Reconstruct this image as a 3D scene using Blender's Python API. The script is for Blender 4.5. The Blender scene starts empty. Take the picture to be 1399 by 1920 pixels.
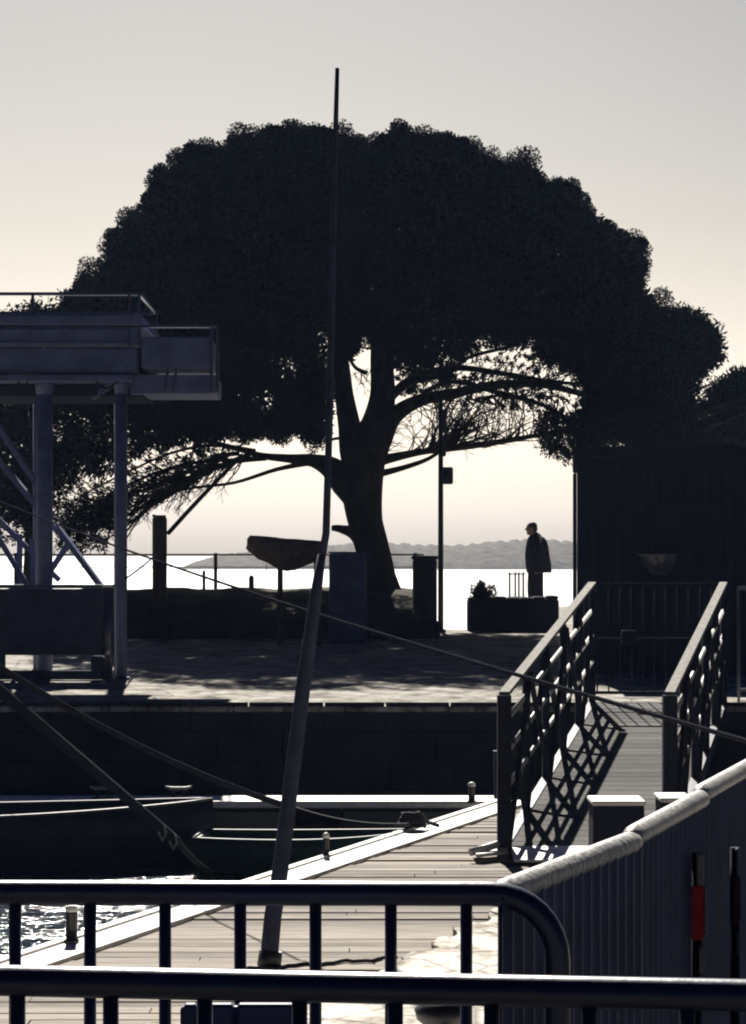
import bpy, math, random
import numpy as np
from mathutils import Vector, Matrix
random.seed(7); rng = np.random.default_rng(7)
R = math.radians; PI = math.pi
S = bpy.context.scene; COL = S.collection
# ------------------------------------------------------------------ camera, sky, sun, exposure
CAMZ = 2.6; F = 4400.0
cd = bpy.data.cameras.new('camera'); cam = bpy.data.objects.new('camera', cd); COL.objects.link(cam)
cam.location = (0, 0, CAMZ); cam.rotation_euler = (PI/2, 0, 0)
cd.sensor_width = 36; cd.lens = F/1920*36; cd.shift_y = 82/1920; cd.shift_x = 0
cd.clip_start = 0.1; cd.clip_end = 20000
S.camera = cam
SUN_EL = R(40.5); SUN_AZ = R(-5)          # azimuth: 0 = straight ahead (+Y), negative = to the left
w = bpy.data.worlds.new('World'); S.world = w; w.use_nodes = True
nt = w.node_tree; nt.nodes.clear()
wo = nt.nodes.new('ShaderNodeOutputWorld'); bg = nt.nodes.new('ShaderNodeBackground')
sk = nt.nodes.new('ShaderNodeTexSky'); sk.sky_type = 'NISHITA'; sk.sun_disc = False
sk.sun_elevation = SUN_EL; sk.sun_rotation = SUN_AZ
sk.air_density = 1.0; sk.dust_density = 5.0; sk.ozone_density = 1.0
hs = nt.nodes.new('ShaderNodeHueSaturation')
wtc = nt.nodes.new('ShaderNodeTexCoord'); wsx = nt.nodes.new('ShaderNodeSeparateXYZ'); nt.links.new(wtc.outputs['Generated'], wsx.inputs[0])
wsat = nt.nodes.new('ShaderNodeMapRange'); wsat.inputs['From Max'].default_value = 0.5; wsat.inputs['To Min'].default_value = 0.35; wsat.inputs['To Max'].default_value = 1.25
nt.links.new(wsx.outputs['Z'], wsat.inputs[0]); nt.links.new(wsat.outputs[0], hs.inputs['Saturation'])
wcr = nt.nodes.new('ShaderNodeValToRGB'); we = wcr.color_ramp.elements          # thick bright air low down, clearer and darker above
we[0].position = 0.0; we[0].color = (2.0,1.92,1.80,1); we[1].position = 1.0; we[1].color = (0.010,0.028,0.12,1)
for p_, k_, g_, b_ in ((0.012,1.55,.97,.92),(0.03,1.12,.965,.92),(0.045,0.92,.965,.92),(0.06,0.77,.967,.925),(0.08,0.60,.97,.935),(0.10,0.478,.978,.95),(0.12,0.392,.988,.967),(0.14,0.334,1.0,.985),(0.17,0.280,1.018,1.035),(0.20,0.242,1.038,1.075),(0.23,0.212,1.05,1.10),(0.30,0.155,1.08,1.2),(0.5,0.03,1.5,3.3)):
    c_ = (k_, k_*g_, k_*b_, 1)
    e_ = we.new(p_); e_.color = c_
nt.links.new(wsx.outputs['Z'], wcr.inputs[0])
wmx = nt.nodes.new('ShaderNodeMix'); wmx.data_type = 'RGBA'; wmx.blend_type = 'MULTIPLY'; wmx.inputs[0].default_value = 1.0
nt.links.new(sk.outputs[0], hs.inputs['Color']); nt.links.new(hs.outputs[0], wmx.inputs[6]); nt.links.new(wcr.outputs[0], wmx.inputs[7]); 
wsx2 = nt.nodes.new('ShaderNodeMapRange'); wsx2.inputs['From Min'].default_value = -1; nt.links.new(wsx.outputs['Y'], wsx2.inputs[0])
wc2 = nt.nodes.new('ShaderNodeValToRGB'); w2 = wc2.color_ramp.elements            # glow of the sky on the sun's side
w2[0].position = 0.0; w2[0].color = (0.04,0.12,0.46,1); w2[1].position = 0.93; w2[1].color = (1,1,1,1)
e_ = w2.new(0.6); e_.color = (0.07,0.15,0.45,1)
nt.links.new(wsx2.outputs[0], wc2.inputs[0])
wm2 = nt.nodes.new('ShaderNodeMix'); wm2.data_type = 'RGBA'; wm2.blend_type = 'MULTIPLY'; wm2.inputs[0].default_value = 1.0
nt.links.new(wmx.outputs[2], wm2.inputs[6]); nt.links.new(wc2.outputs[0], wm2.inputs[7]); nt.links.new(wm2.outputs[2], bg.inputs[0])
bg.inputs[1].default_value = 0.08; nt.links.new(bg.outputs[0], wo.inputs[0])
sd = bpy.data.lights.new('sun', 'SUN'); sd.energy = 5.0; sd.angle = R(0.5); sd.color = (1, 0.94, 0.85)
so = bpy.data.objects.new('sun', sd); COL.objects.link(so)
sdir = Vector((math.sin(SUN_AZ)*math.cos(SUN_EL), math.cos(SUN_AZ)*math.cos(SUN_EL), math.sin(SUN_EL)))
so.rotation_euler = sdir.to_track_quat('Z', 'Y').to_euler(); so.location = (0, 20, 60)
S.view_settings.view_transform = 'Standard'; S.view_settings.look = 'None'
S.view_settings.exposure = 1.12; S.view_settings.gamma = 1.0
S.render.engine = 'CYCLES'
try:
    S.cycles.use_denoising = True; S.cycles.denoiser = 'OPENIMAGEDENOISE'
except Exception: pass
S.cycles.filter_width = 2.1; S.cycles.max_bounces = 6; S.cycles.volume_bounces = 1; S.cycles.sample_clamp_indirect = 6

def P(px, py, D):                         # a point seen at that place of the photograph, D metres away
    return Vector(((px-700)/F*D, D, CAMZ+(1042-py)/F*D))
def PZ(px, py, z):                        # the same, from its known height
    return P(px, py, (CAMZ-z)*F/(py-1042))
def G(Y):                                 # promenade level
    return 1.12+0.021*(min(Y, 42)-23)

# ------------------------------------------------------------------ materials
def mat(name, col, col2=None, rough=0.6, metal=0.0, scale=6, bump=0.0, bscale=40, spec=0.5, stretch=(1,1,1), contrast=(0.35,0.65), coat=0):
    m = bpy.data.materials.new(name); m.use_nodes = True; t = m.node_tree; n = t.nodes; b = n['Principled BSDF']
    tc = n.new('ShaderNodeTexCoord'); mp = n.new('ShaderNodeMapping'); mp.inputs['Scale'].default_value = stretch
    t.links.new(tc.outputs['Object'], mp.inputs[0])
    nz = n.new('ShaderNodeTexNoise'); nz.inputs['Scale'].default_value = scale; nz.inputs['Detail'].default_value = 6; nz.inputs['Roughness'].default_value = 0.65
    t.links.new(mp.outputs[0], nz.inputs['Vector'])
    cr = n.new('ShaderNodeValToRGB'); c2 = col2 or tuple(c*0.55 for c in col)
    cr.color_ramp.elements[0].position = contrast[0]; cr.color_ramp.elements[1].position = contrast[1]
    cr.color_ramp.elements[0].color = (*c2, 1); cr.color_ramp.elements[1].color = (*col, 1)
    t.links.new(nz.outputs['Fac'], cr.inputs[0]); t.links.new(cr.outputs[0], b.inputs['Base Color'])
    b.inputs['Roughness'].default_value = rough; b.inputs['Metallic'].default_value = metal
    b.inputs['Specular IOR Level'].default_value = spec
    if coat: b.inputs['Coat Weight'].default_value = coat
    if bump:
        n2 = n.new('ShaderNodeTexNoise'); n2.inputs['Scale'].default_value = bscale; n2.inputs['Detail'].default_value = 5
        t.links.new(mp.outputs[0], n2.inputs['Vector'])
        bp = n.new('ShaderNodeBump'); bp.inputs['Strength'].default_value = bump; bp.inputs['Distance'].default_value = 0.02
        t.links.new(n2.outputs['Fac'], bp.inputs['Height']); t.links.new(bp.outputs[0], b.inputs['Normal'])
    return m
M = {}
M['steel'] = mat('dark_galvanised_steel', (0.032,0.042,0.08), rough=0.30, metal=0.0, scale=14, bump=0.05, bscale=40, spec=1.0)
M['pale_tube'] = mat('weathered_zinc_tube', (0.38,0.375,0.35), (0.2,0.2,0.195), rough=0.42, scale=30, bump=0.3, bscale=60, spec=0.6)
M['sheet'] = mat('ribbed_dark_sheet', (0.125,0.15,0.225), (0.085,0.10,0.155), rough=0.65, scale=5, spec=0.3)
M['red'] = mat('red_reflective', (0.85,0.04,0.02), (0.75,0.03,0.015), rough=0.6, scale=20)
M['white'] = mat('white_paint', (0.75,0.74,0.71), (0.5,0.49,0.46), rough=0.5, scale=9, bump=0.2)
M['white_strip'] = mat('white_dock_edging', (0.72,0.71,0.68), (0.5,0.49,0.46), rough=0.4, scale=9, bump=0.3, bscale=30)
M['blue_paint'] = mat('blue_grey_painted_steel', (0.12,0.14,0.26), (0.07,0.08,0.16), rough=0.5, scale=4, bump=0.15, bscale=20)
M['blue_board'] = mat('blue_board', (0.03,0.045,0.13), rough=0.5, scale=4)
M['bark'] = mat('pine_bark', (0.055,0.042,0.035), (0.02,0.016,0.014), rough=0.9, scale=8, bump=1.0, bscale=14, spec=0.1, stretch=(1,1,0.3))
M['wood_post'] = mat('weathered_timber', (0.10,0.075,0.06), (0.05,0.04,0.032), rough=0.85, scale=10, bump=0.5, stretch=(1,1,0.2), spec=0.2)
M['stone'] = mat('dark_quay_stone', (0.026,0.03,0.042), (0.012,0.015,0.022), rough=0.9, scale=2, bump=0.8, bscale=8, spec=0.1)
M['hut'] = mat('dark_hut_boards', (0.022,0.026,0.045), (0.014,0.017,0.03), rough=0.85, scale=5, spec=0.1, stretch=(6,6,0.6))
M['hull_dark'] = mat('dark_hull_paint', (0.025,0.03,0.045), rough=0.55, scale=4, spec=0.3)
M['hull_green'] = mat('green_hull_paint', (0.02,0.05,0.045), rough=0.5, scale=4, spec=0.3)
M['gunwale'] = mat('worn_white_gunwale', (0.15,0.15,0.14), (0.06,0.06,0.06), rough=0.5, scale=20)
M['rope'] = mat('grey_rope', (0.032,0.034,0.042), (0.018,0.018,0.022), rough=0.8, scale=40, bump=0.6, bscale=90, spec=0.2)
M['cast'] = mat('black_cast_iron', (0.02,0.02,0.022), rough=0.4, scale=12, spec=0.6)
M['tarp'] = mat('brown_tarpaulin', (0.2,0.14,0.09), (0.09,0.065,0.045), rough=0.75, scale=5, bump=0.5, bscale=9, spec=0.2)
M['cloth'] = mat('dark_coat_cloth', (0.03,0.032,0.045), rough=0.9, scale=10, spec=0.1)
M['trouser'] = mat('dark_trouser_cloth', (0.022,0.022,0.03), rough=0.9, scale=10, spec=0.1)
M['skin'] = mat('skin', (0.35,0.22,0.16), (0.3,0.18,0.13), rough=0.6)
M['hair'] = mat('hair', (0.03,0.025,0.02), rough=0.7)
M['earth'] = mat('earth_mound', (0.07,0.062,0.05), (0.035,0.035,0.026), rough=0.95, scale=3, bump=1, bscale=12, spec=0.05)
M['glassy'] = mat('clear_plastic_shade', (0.09,0.095,0.11), (0.04,0.042,0.05), rough=0.2)
M['dirty_white'] = mat('dirty_white_band', (0.5,0.45,0.37), (0.3,0.26,0.2), rough=0.6, scale=20)
M['dark_red'] = mat('dark_red_band', (0.12,0.015,0.02), (0.08,0.012,0.015), rough=0.7, scale=20)  # much darker red than the other marker
M['lens_brown'] = mat('dark_lens', (0.05,0.02,0.018), rough=0.5)
M['handrail'] = mat('worn_handrail', (0.21,0.20,0.18), (0.08,0.078,0.07), rough=0.8, scale=25, spec=0.15, bump=0.3)
M['bounce_cut'] = mat('bounce_cut_dark', (0.05,0.05,0.052), (0.03,0.03,0.032), rough=0.9, scale=30, bump=0.5, spec=0.1)
M['dark_rope'] = mat('tarred_rope', (0.035,0.037,0.048), (0.02,0.022,0.03), rough=1.0, scale=40, spec=0.0)
M['dull_iron'] = mat('dull_iron', (0.02,0.025,0.04), rough=0.85, scale=20, spec=0.1)
M['mast_paint'] = mat('weathered_mast', (0.05,0.06,0.10), (0.03,0.036,0.065), rough=0.8, scale=8, spec=0.1)
M['skirt'] = mat('dark_steel_skirt', (0.045,0.055,0.09), (0.025,0.03,0.055), rough=0.8, scale=4, spec=0.1)
M['float'] = mat('white_float', (0.75,0.75,0.72), rough=0.4)
M['hill'] = mat('hazed_wooded_shore', (0.15,0.135,0.10), (0.08,0.07,0.05), rough=0.95, scale=0.4, spec=0.05)  # distance haze put into the colour: lighter than the woods themselves

def planks_mat(name, cA, cB, width, rough=0.5, axis=1):
    m = bpy.data.materials.new(name); m.use_nodes = True; t = m.node_tree; n = t.nodes; b = n['Principled BSDF']
    tc = n.new('ShaderNodeTexCoord'); sx = n.new('ShaderNodeSeparateXYZ'); t.links.new(tc.outputs['Object'], sx.inputs[0])
    dv = n.new('ShaderNodeMath'); dv.operation = 'DIVIDE'; dv.inputs[1].default_value = width; t.links.new(sx.outputs[axis], dv.inputs[0])
    fl = n.new('ShaderNodeMath'); fl.operation = 'FLOOR'; t.links.new(dv.outputs[0], fl.inputs[0])
    wn = n.new('ShaderNodeTexWhiteNoise'); wn.noise_dimensions = '1D'; t.links.new(fl.outputs[0], wn.inputs['W'])
    mp = n.new('ShaderNodeMapping'); mp.inputs['Scale'].default_value = (1.0, 9, 1) if axis == 1 else (16, 1.3, 1)
    t.links.new(tc.outputs['Object'], mp.inputs[0])
    nz = n.new('ShaderNodeTexNoise'); nz.inputs['Scale'].default_value = 2.6; nz.inputs['Detail'].default_value = 8; nz.inputs['Roughness'].default_value = 0.7
    t.links.new(mp.outputs[0], nz.inputs['Vector'])
    ad = n.new('ShaderNodeMath'); ad.operation = 'MULTIPLY_ADD'; ad.inputs[1].default_value = 0.35; t.links.new(wn.outputs['Value'], ad.inputs[0]); t.links.new(nz.outputs['Fac'], ad.inputs[2])
    cr = n.new('ShaderNodeValToRGB'); cr.color_ramp.elements[0].position = 0.50; cr.color_ramp.elements[1].position = 0.86
    cr.color_ramp.elements[0].color = (*cA, 1); cr.color_ramp.elements[1].color = (*cB, 1)
    t.links.new(ad.outputs[0], cr.inputs[0]); t.links.new(cr.outputs[0], b.inputs['Base Color'])
    b.inputs['Roughness'].default_value = rough; b.inputs['Specular IOR Level'].default_value = 0.12
    bp = n.new('ShaderNodeBump'); bp.inputs['Strength'].default_value = 0.8; bp.inputs['Distance'].default_value = 0.01
    t.links.new(nz.outputs['Fac'], bp.inputs['Height']); t.links.new(bp.outputs[0], b.inputs['Normal'])
    return m
M['decking'] = planks_mat('weathered_decking', (0.08,0.067,0.055), (0.265,0.23,0.19), 0.145, rough=0.75)
M['slats'] = planks_mat('gangway_slats', (0.025,0.025,0.025), (0.085,0.082,0.078), 0.2, rough=0.85)

def quay_mat(name, c1, c2, c3, sc):
    m = bpy.data.materials.new(name); m.use_nodes = True; t = m.node_tree; n = t.nodes; b = n['Principled BSDF']
    tc = n.new('ShaderNodeTexCoord')
    nz = n.new('ShaderNodeTexNoise'); nz.inputs['Scale'].default_value = sc; nz.inputs['Detail'].default_value = 9; nz.inputs['Roughness'].default_value = 0.7
    t.links.new(tc.outputs['Object'], nz.inputs['Vector'])
    vo = n.new('ShaderNodeTexVoronoi'); vo.feature = 'DISTANCE_TO_EDGE'; vo.inputs['Scale'].default_value = sc*0.9; t.links.new(tc.outputs['Object'], vo.inputs['Vector'])
    cr = n.new('ShaderNodeValToRGB'); e = cr.color_ramp.elements; e[0].position = 0.36; e[0].color = (*c1, 1); e[1].position = 0.62; e[1].color = (*c3, 1)
    k = e.new(0.48); k.color = (*c2, 1); t.links.new(nz.outputs['Fac'], cr.inputs[0])
    mr = n.new('ShaderNodeMapRange'); mr.inputs['From Max'].default_value = 0.06; mr.inputs['To Min'].default_value = 0.35; t.links.new(vo.outputs['Distance'], mr.inputs[0])
    mx = n.new('ShaderNodeMix'); mx.data_type = 'RGBA'; mx.blend_type = 'MULTIPLY'; mx.inputs[0].default_value = 0.8
    t.links.new(cr.outputs[0], mx.inputs[6]); t.links.new(mr.outputs[0], mx.inputs[7]); t.links.new(mx.outputs[2], b.inputs['Base Color'])
    b.inputs['Roughness'].default_value = 0.9; b.inputs['Specular IOR Level'].default_value = 0.05
    bp = n.new('ShaderNodeBump'); bp.inputs['Strength'].default_value = 0.9; bp.inputs['Distance'].default_value = 0.03
    t.links.new(nz.outputs['Fac'], bp.inputs['Height']); t.links.new(bp.outputs[0], b.inputs['Normal'])
    return m
M['quay_top'] = quay_mat('quay_paving', (0.10,0.09,0.075), (0.25,0.235,0.205), (0.42,0.41,0.38), 2.6)
M['near_stone'] = quay_mat('near_quay_stone', (0.22,0.19,0.155), (0.50,0.47,0.42), (0.72,0.70,0.65), 5.0)

def water_mat():
    m = bpy.data.materials.new('harbour_water'); m.use_nodes = True; t = m.node_tree; n = t.nodes; b = n['Principled BSDF']
    b.inputs['Base Color'].default_value = (0.012,0.02,0.03,1); b.inputs['Roughness'].default_value = 0.08; b.inputs['IOR'].default_value = 1.33
    tc = n.new('ShaderNodeTexCoord')
    sy = n.new('ShaderNodeSeparateXYZ'); t.links.new(tc.outputs['Object'], sy.inputs[0])      # sheltered water in the harbour is smoother than the open bay
    rg = n.new('ShaderNodeMapRange'); rg.inputs['From Min'].default_value = 28; rg.inputs['From Max'].default_value = 50; rg.inputs['To Min'].default_value = 0.08; rg.inputs['To Max'].default_value = 0.38
    t.links.new(sy.outputs['Y'], rg.inputs[0]); t.links.new(rg.outputs[0], b.inputs['Roughness'])
    hs_ = []
    for sc, st, dist in ((1.4,(0.7,1.6,1),0.20), (5.0,(0.6,1.5,1),0.085), (16,(0.8,1.4,1),0.014)):
        mp = n.new('ShaderNodeMapping'); mp.inputs['Scale'].default_value = st; t.links.new(tc.outputs['Object'], mp.inputs[0])
        nz = n.new('ShaderNodeTexNoise'); nz.inputs['Scale'].default_value = sc; nz.inputs['Detail'].default_value = 3; t.links.new(mp.outputs[0], nz.inputs['Vector'])
        ml = n.new('ShaderNodeMath'); ml.operation = 'MULTIPLY'; ml.inputs[1].default_value = dist; t.links.new(nz.outputs['Fac'], ml.inputs[0]); hs_.append(ml)
    a = n.new('ShaderNodeMath'); t.links.new(hs_[0].outputs[0], a.inputs[0]); t.links.new(hs_[1].outputs[0], a.inputs[1])
    a2 = n.new('ShaderNodeMath'); t.links.new(a.outputs[0], a2.inputs[0]); t.links.new(hs_[2].outputs[0], a2.inputs[1])
    bp = n.new('ShaderNodeBump'); bp.inputs['Strength'].default_value = 1.0; bp.inputs['Distance'].default_value = 1.0
    t.links.new(a2.outputs[0], bp.inputs['Height']); t.links.new(bp.outputs[0], b.inputs['Normal'])
    return m
M['water'] = water_mat()
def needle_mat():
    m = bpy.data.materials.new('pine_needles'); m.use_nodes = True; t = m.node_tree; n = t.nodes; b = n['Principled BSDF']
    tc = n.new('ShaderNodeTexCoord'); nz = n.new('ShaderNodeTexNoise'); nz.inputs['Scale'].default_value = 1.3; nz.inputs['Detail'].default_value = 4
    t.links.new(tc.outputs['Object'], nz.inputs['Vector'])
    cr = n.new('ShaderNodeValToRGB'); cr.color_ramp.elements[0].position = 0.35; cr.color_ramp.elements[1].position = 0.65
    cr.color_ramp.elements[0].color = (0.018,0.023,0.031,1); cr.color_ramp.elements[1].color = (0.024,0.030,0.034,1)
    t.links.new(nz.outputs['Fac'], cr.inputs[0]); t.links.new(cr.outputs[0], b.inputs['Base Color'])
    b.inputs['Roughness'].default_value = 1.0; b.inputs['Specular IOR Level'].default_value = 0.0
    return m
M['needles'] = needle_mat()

# ------------------------------------------------------------------ mesh helpers
class MB:
    def __init__(s): s.v = []; s.f = []; s.sm = []
    def add(s, v, f, smooth=False):
        b = len(s.v); s.v += [tuple(p) for p in v]; s.f += [tuple(i+b for i in q) for q in f]; s.sm += [smooth]*len(f); return s
    def box(s, x0, x1, y0, y1, z0, z1, bev=0.0, mtx=None):
        xs = (x0, x1); ys = (y0, y1); zs = (z0, z1)
        if bev <= 0:
            v = [Vector((xs[i], ys[j], zs[k])) for i in (0,1) for j in (0,1) for k in (0,1)]
            f = [(0,1,3,2),(4,6,7,5),(0,4,5,1),(2,3,7,6),(0,2,6,4),(1,5,7,3)]
        else:                                       # chamfered vertical and top edges
            b = min(bev, (x1-x0)/2.2, (y1-y0)/2.2, (z1-z0)/2.2)
            def ring(z, i):
                X0, X1, Y0, Y1 = x0+i, x1-i, y0+i, y1-i
                return [(X0+b,Y0,z),(X1-b,Y0,z),(X1,Y0+b,z),(X1,Y1-b,z),(X1-b,Y1,z),(X0+b,Y1,z),(X0,Y1-b,z),(X0,Y0+b,z)]
            v = [Vector(p) for z, i in ((z0+b,0),(z1-b,0)) for p in ring(z, i)]
            lo = [Vector((min(max(p[0],x0+b),x1-b), min(max(p[1],y0+b),y1-b), z0)) for p in ring(z0,0)]
            hi = [Vector((min(max(p[0],x0+b),x1-b), min(max(p[1],y0+b),y1-b), z1)) for p in ring(z1,0)]
            v = lo+v+hi; f = []
            for r in range(3):
                for k in range(8):
                    f.append((r*8+k, r*8+(k+1)%8, (r+1)*8+(k+1)%8, (r+1)*8+k))
            f.append(tuple(range(7,-1,-1))); f.append(tuple(24+k for k in range(8)))
        if mtx: v = [mtx @ p for p in v]
        return s.add(v, f)
    def tube(s, pts, rad, n=8, cap=True, flat=None):
        pts = [Vector(p) for p in pts]; N = len(pts)
        rs = rad if hasattr(rad, '__len__') else [rad]*N
        v = []; f = []; up = None
        for i, p in enumerate(pts):
            d = (pts[min(i+1,N-1)]-pts[max(i-1,0)]).normalized()
            if up is None: up = Vector((0,0,1)) if abs(d.z) < 0.9 else Vector((1,0,0))
            a = d.cross(up).normalized(); b = a.cross(d).normalized(); up = b
            for k in range(n):
                t = 2*PI*k/n; v.append(p+(a*math.cos(t)+b*math.sin(t))*rs[i])
        for i in range(N-1):
            for k in range(n):
                f.append((i*n+k, i*n+(k+1)%n, (i+1)*n+(k+1)%n, (i+1)*n+k))
        s.add(v, f, True)
        if cap:
            s.add([v[k] for k in range(n)], [tuple(range(n))]); s.add([v[(N-1)*n+k] for k in range(n)], [tuple(range(n-1,-1,-1))])
        return s
    def bar(s, a, b, w, h, up=(0,0,1)):             # square section between two points
        a = Vector(a); b = Vector(b); d = (b-a).normalized(); u = Vector(up)
        if abs(d.dot(u)) > 0.95: u = Vector((1,0,0))
        sx = d.cross(u).normalized()*w/2; uz = sx.cross(d).normalized()*h/2
        v = [q+i*sx+j*uz for q in (a,b) for i, j in ((-1,-1),(1,-1),(1,1),(-1,1))]
        return s.add(v, [(0,1,2,3),(7,6,5,4),(0,4,5,1),(1,5,6,2),(2,6,7,3),(3,7,4,0)])
    def prism(s, poly, z0, z1):                     # polygon in x, y
        n = len(poly); z0s = z0 if callable(z0) else (lambda x, y: z0); z1s = z1 if callable(z1) else (lambda x, y: z1)
        v = [(x,y,z0s(x,y)) for x,y in poly]+[(x,y,z1s(x,y)) for x,y in poly]
        f = [tuple(range(n-1,-1,-1)), tuple(range(n,2*n))]+[(i,(i+1)%n,n+(i+1)%n,n+i) for i in range(n)]
        return s.add(v, f)
    def lathe(s, prof, c=(0,0,0), n=16):            # (radius, z) profile about z
        c = Vector(c); v = []; f = []
        for r, z in prof:
            for k in range(n): v.append(c+Vector((r*math.cos(2*PI*k/n), r*math.sin(2*PI*k/n), z)))
        for i in range(len(prof)-1):
            for k in range(n): f.append((i*n+k, i*n+(k+1)%n, (i+1)*n+(k+1)%n, (i+1)*n+k))
        f.append(tuple(range(n-1,-1,-1))); f.append(tuple((len(prof)-1)*n+k for k in range(n)))
        return s.add(v, f, True)
    def blob(s, c, rx, ry, rz, n=10, m=7, jit=0.0):
        c = Vector(c); v = []; f = []
        for i in range(m+1):
            th = PI*i/m
            for k in range(n):
                j = 1+random.uniform(-jit, jit); ph = 2*PI*k/n
                v.append(c+Vector((rx*math.sin(th)*math.cos(ph)*j, ry*math.sin(th)*math.sin(ph)*j, rz*math.cos(th)*j)))
        for i in range(m):
            for k in range(n): f.append((i*n+k, (i+1)*n+k, (i+1)*n+(k+1)%n, i*n+(k+1)%n))
        return s.add(v, f, True)
    def build(s, name, m, parent=None, loc=None):
        me = bpy.data.meshes.new(name); me.from_pydata(s.v, [], s.f); me.validate()
        if len(me.polygons) == len(s.sm): me.polygons.foreach_set('use_smooth', s.sm)
        me.materials.append(M[m] if isinstance(m, str) else m); me.update()
        import bmesh
        b = bmesh.new(); b.from_mesh(me); bmesh.ops.remove_doubles(b, verts=b.verts, dist=1e-5); bmesh.ops.recalc_face_normals(b, faces=b.faces); b.to_mesh(me); b.free()
        o = bpy.data.objects.new(name, me); COL.objects.link(o)
        if parent: o.parent = parent
        if loc: o.location = loc
        return o
def tag(o, label=None, cat=None, group=None, kind=None):
    if label: o['label'] = label
    if cat: o['category'] = cat
    if group: o['group'] = group
    if kind: o['kind'] = kind
    return o
def empty(name, loc, rz=0, label=None, cat=None, group=None):
    o = bpy.data.objects.new(name, None); COL.objects.link(o); o.location = loc; o.rotation_euler = (0,0,rz); o.empty_display_size = 0.2
    return tag(o, label, cat, group)
def copy_tree(o, parent=None):
    c = o.copy(); COL.objects.link(c); c.parent = parent
    for ch in list(KIDS.get(o.name, [])) or [k for k in bpy.data.objects if k.parent == o]: copy_tree(ch, c)
    return c
KIDS = {}

# ------------------------------------------------------------------ setting: water, far shore, quays
mb = MB(); mb.add([(-6000,-30,0),(6000,-30,0),(6000,9000,0),(-6000,9000,0)], [(0,1,2,3)])
tag(mb.build('water', 'water'), kind='structure')
# far wooded shore
def far_shore():
    nx, ny = 360, 14; X = np.linspace(-38, 230, nx); v = []; f = []
    for j in range(ny):
        for i, x in enumerate(X):
            t = j/(ny-1); env = min(1, max(0, (x+38)/13))**0.6
            prof = math.sin(min(1, t*1.15+0.04)*PI*0.55)
            h = (3.9+0.8*math.sin(x*0.06)+0.6*math.sin(x*0.17+2))*env+0.1
            h += (0.65*abs(math.sin(x*0.55+j*1.7))+0.5*abs(math.sin(x*1.13+j*2.9))+random.uniform(0,0.35))*env*(0.4+0.6*t)
            v.append((x, 442+t*45+2*math.sin(x*0.2), -0.3+h*prof if j else -0.4))
    for j in range(ny-1):
        for i in range(nx-1): a = j*nx+i; f.append((a,a+1,a+nx+1,a+nx))
    b = len(v)
    for i, x in enumerate(X): v.append((x, 520, -0.5))
    for i in range(nx-1): a = (ny-1)*nx+i; f.append((a,a+1,b+i+1,b+i))
    mb = MB(); mb.add(v, f, True); tag(mb.build('far_shore', 'hill'), kind='structure')
far_shore()
# promenade (sloping gently up away from the water), with a slipway gap
mb = MB()
def gz(x, y): return G(y)
for poly in ([(-40,23),(40,23),(40,37.5),(-40,37.5)], [(-40,37.5),(0.98,37.5),(0.98,42),(-40,42)], [(1.53,37.5),(40,37.5),(40,42),(1.75,42)], [(1.75,42),(40,42),(40,50),(2.12,50)]):
    x0, y0 = poly[0]; x1, y1 = poly[2]; xe = poly[3][0]
    n = 8; v = []; f = []
    for j in range(n+1):
        y = y0+(y1-y0)*j/n
        v += [(x0+(xe-x0)*j/n,y,G(y)),(x1,y,G(y))]
    f = [(2*j,2*j+1,2*j+3,2*j+2) for j in range(n)]; mb.add(v, f)
    mb.add([(xe,y1,G(y1)),(x1,y1,G(y1)),(x1,y1,-1.5),(xe,y1,-1.5)], [(0,1,2,3)])
mb.add([(0.98,37.5,G(37.5)),(0.98,42,G(42)),(0.98,42,-1.5),(0.98,37.5,-1.5)], [(0,1,2,3)])
mb.add([(1.53,37.5,G(37.5)),(1.75,42,G(42)),(1.75,42,-1.5),(1.53,37.5,-1.5)], [(0,1,2,3)]); mb.add([(1.75,42,G(42)),(2.12,50,G(50)),(2.12,50,-1.5),(1.75,42,-1.5)], [(0,1,2,3)])
tag(mb.build('promenade', 'quay_top'), kind='structure')
# stone facing of the quay wall, coursed blocks standing 3 cm proud under the coping
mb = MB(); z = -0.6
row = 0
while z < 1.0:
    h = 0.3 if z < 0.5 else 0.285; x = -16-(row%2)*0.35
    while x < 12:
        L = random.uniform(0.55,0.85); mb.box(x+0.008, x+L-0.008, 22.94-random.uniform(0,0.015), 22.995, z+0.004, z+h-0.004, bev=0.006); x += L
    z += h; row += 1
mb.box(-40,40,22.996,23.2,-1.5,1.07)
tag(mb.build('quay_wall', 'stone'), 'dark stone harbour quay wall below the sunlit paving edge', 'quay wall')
mb = MB(); x = -16.0
while x < 12:
    L = random.uniform(0.9,1.4); mb.box(x+0.005, x+L-0.005, 22.9, 23.35, 1.075, 1.128+random.uniform(-.003,.004), bev=0.01); x += L
tag(mb.build('quay_coping', 'quay_top'), kind='structure')
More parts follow.
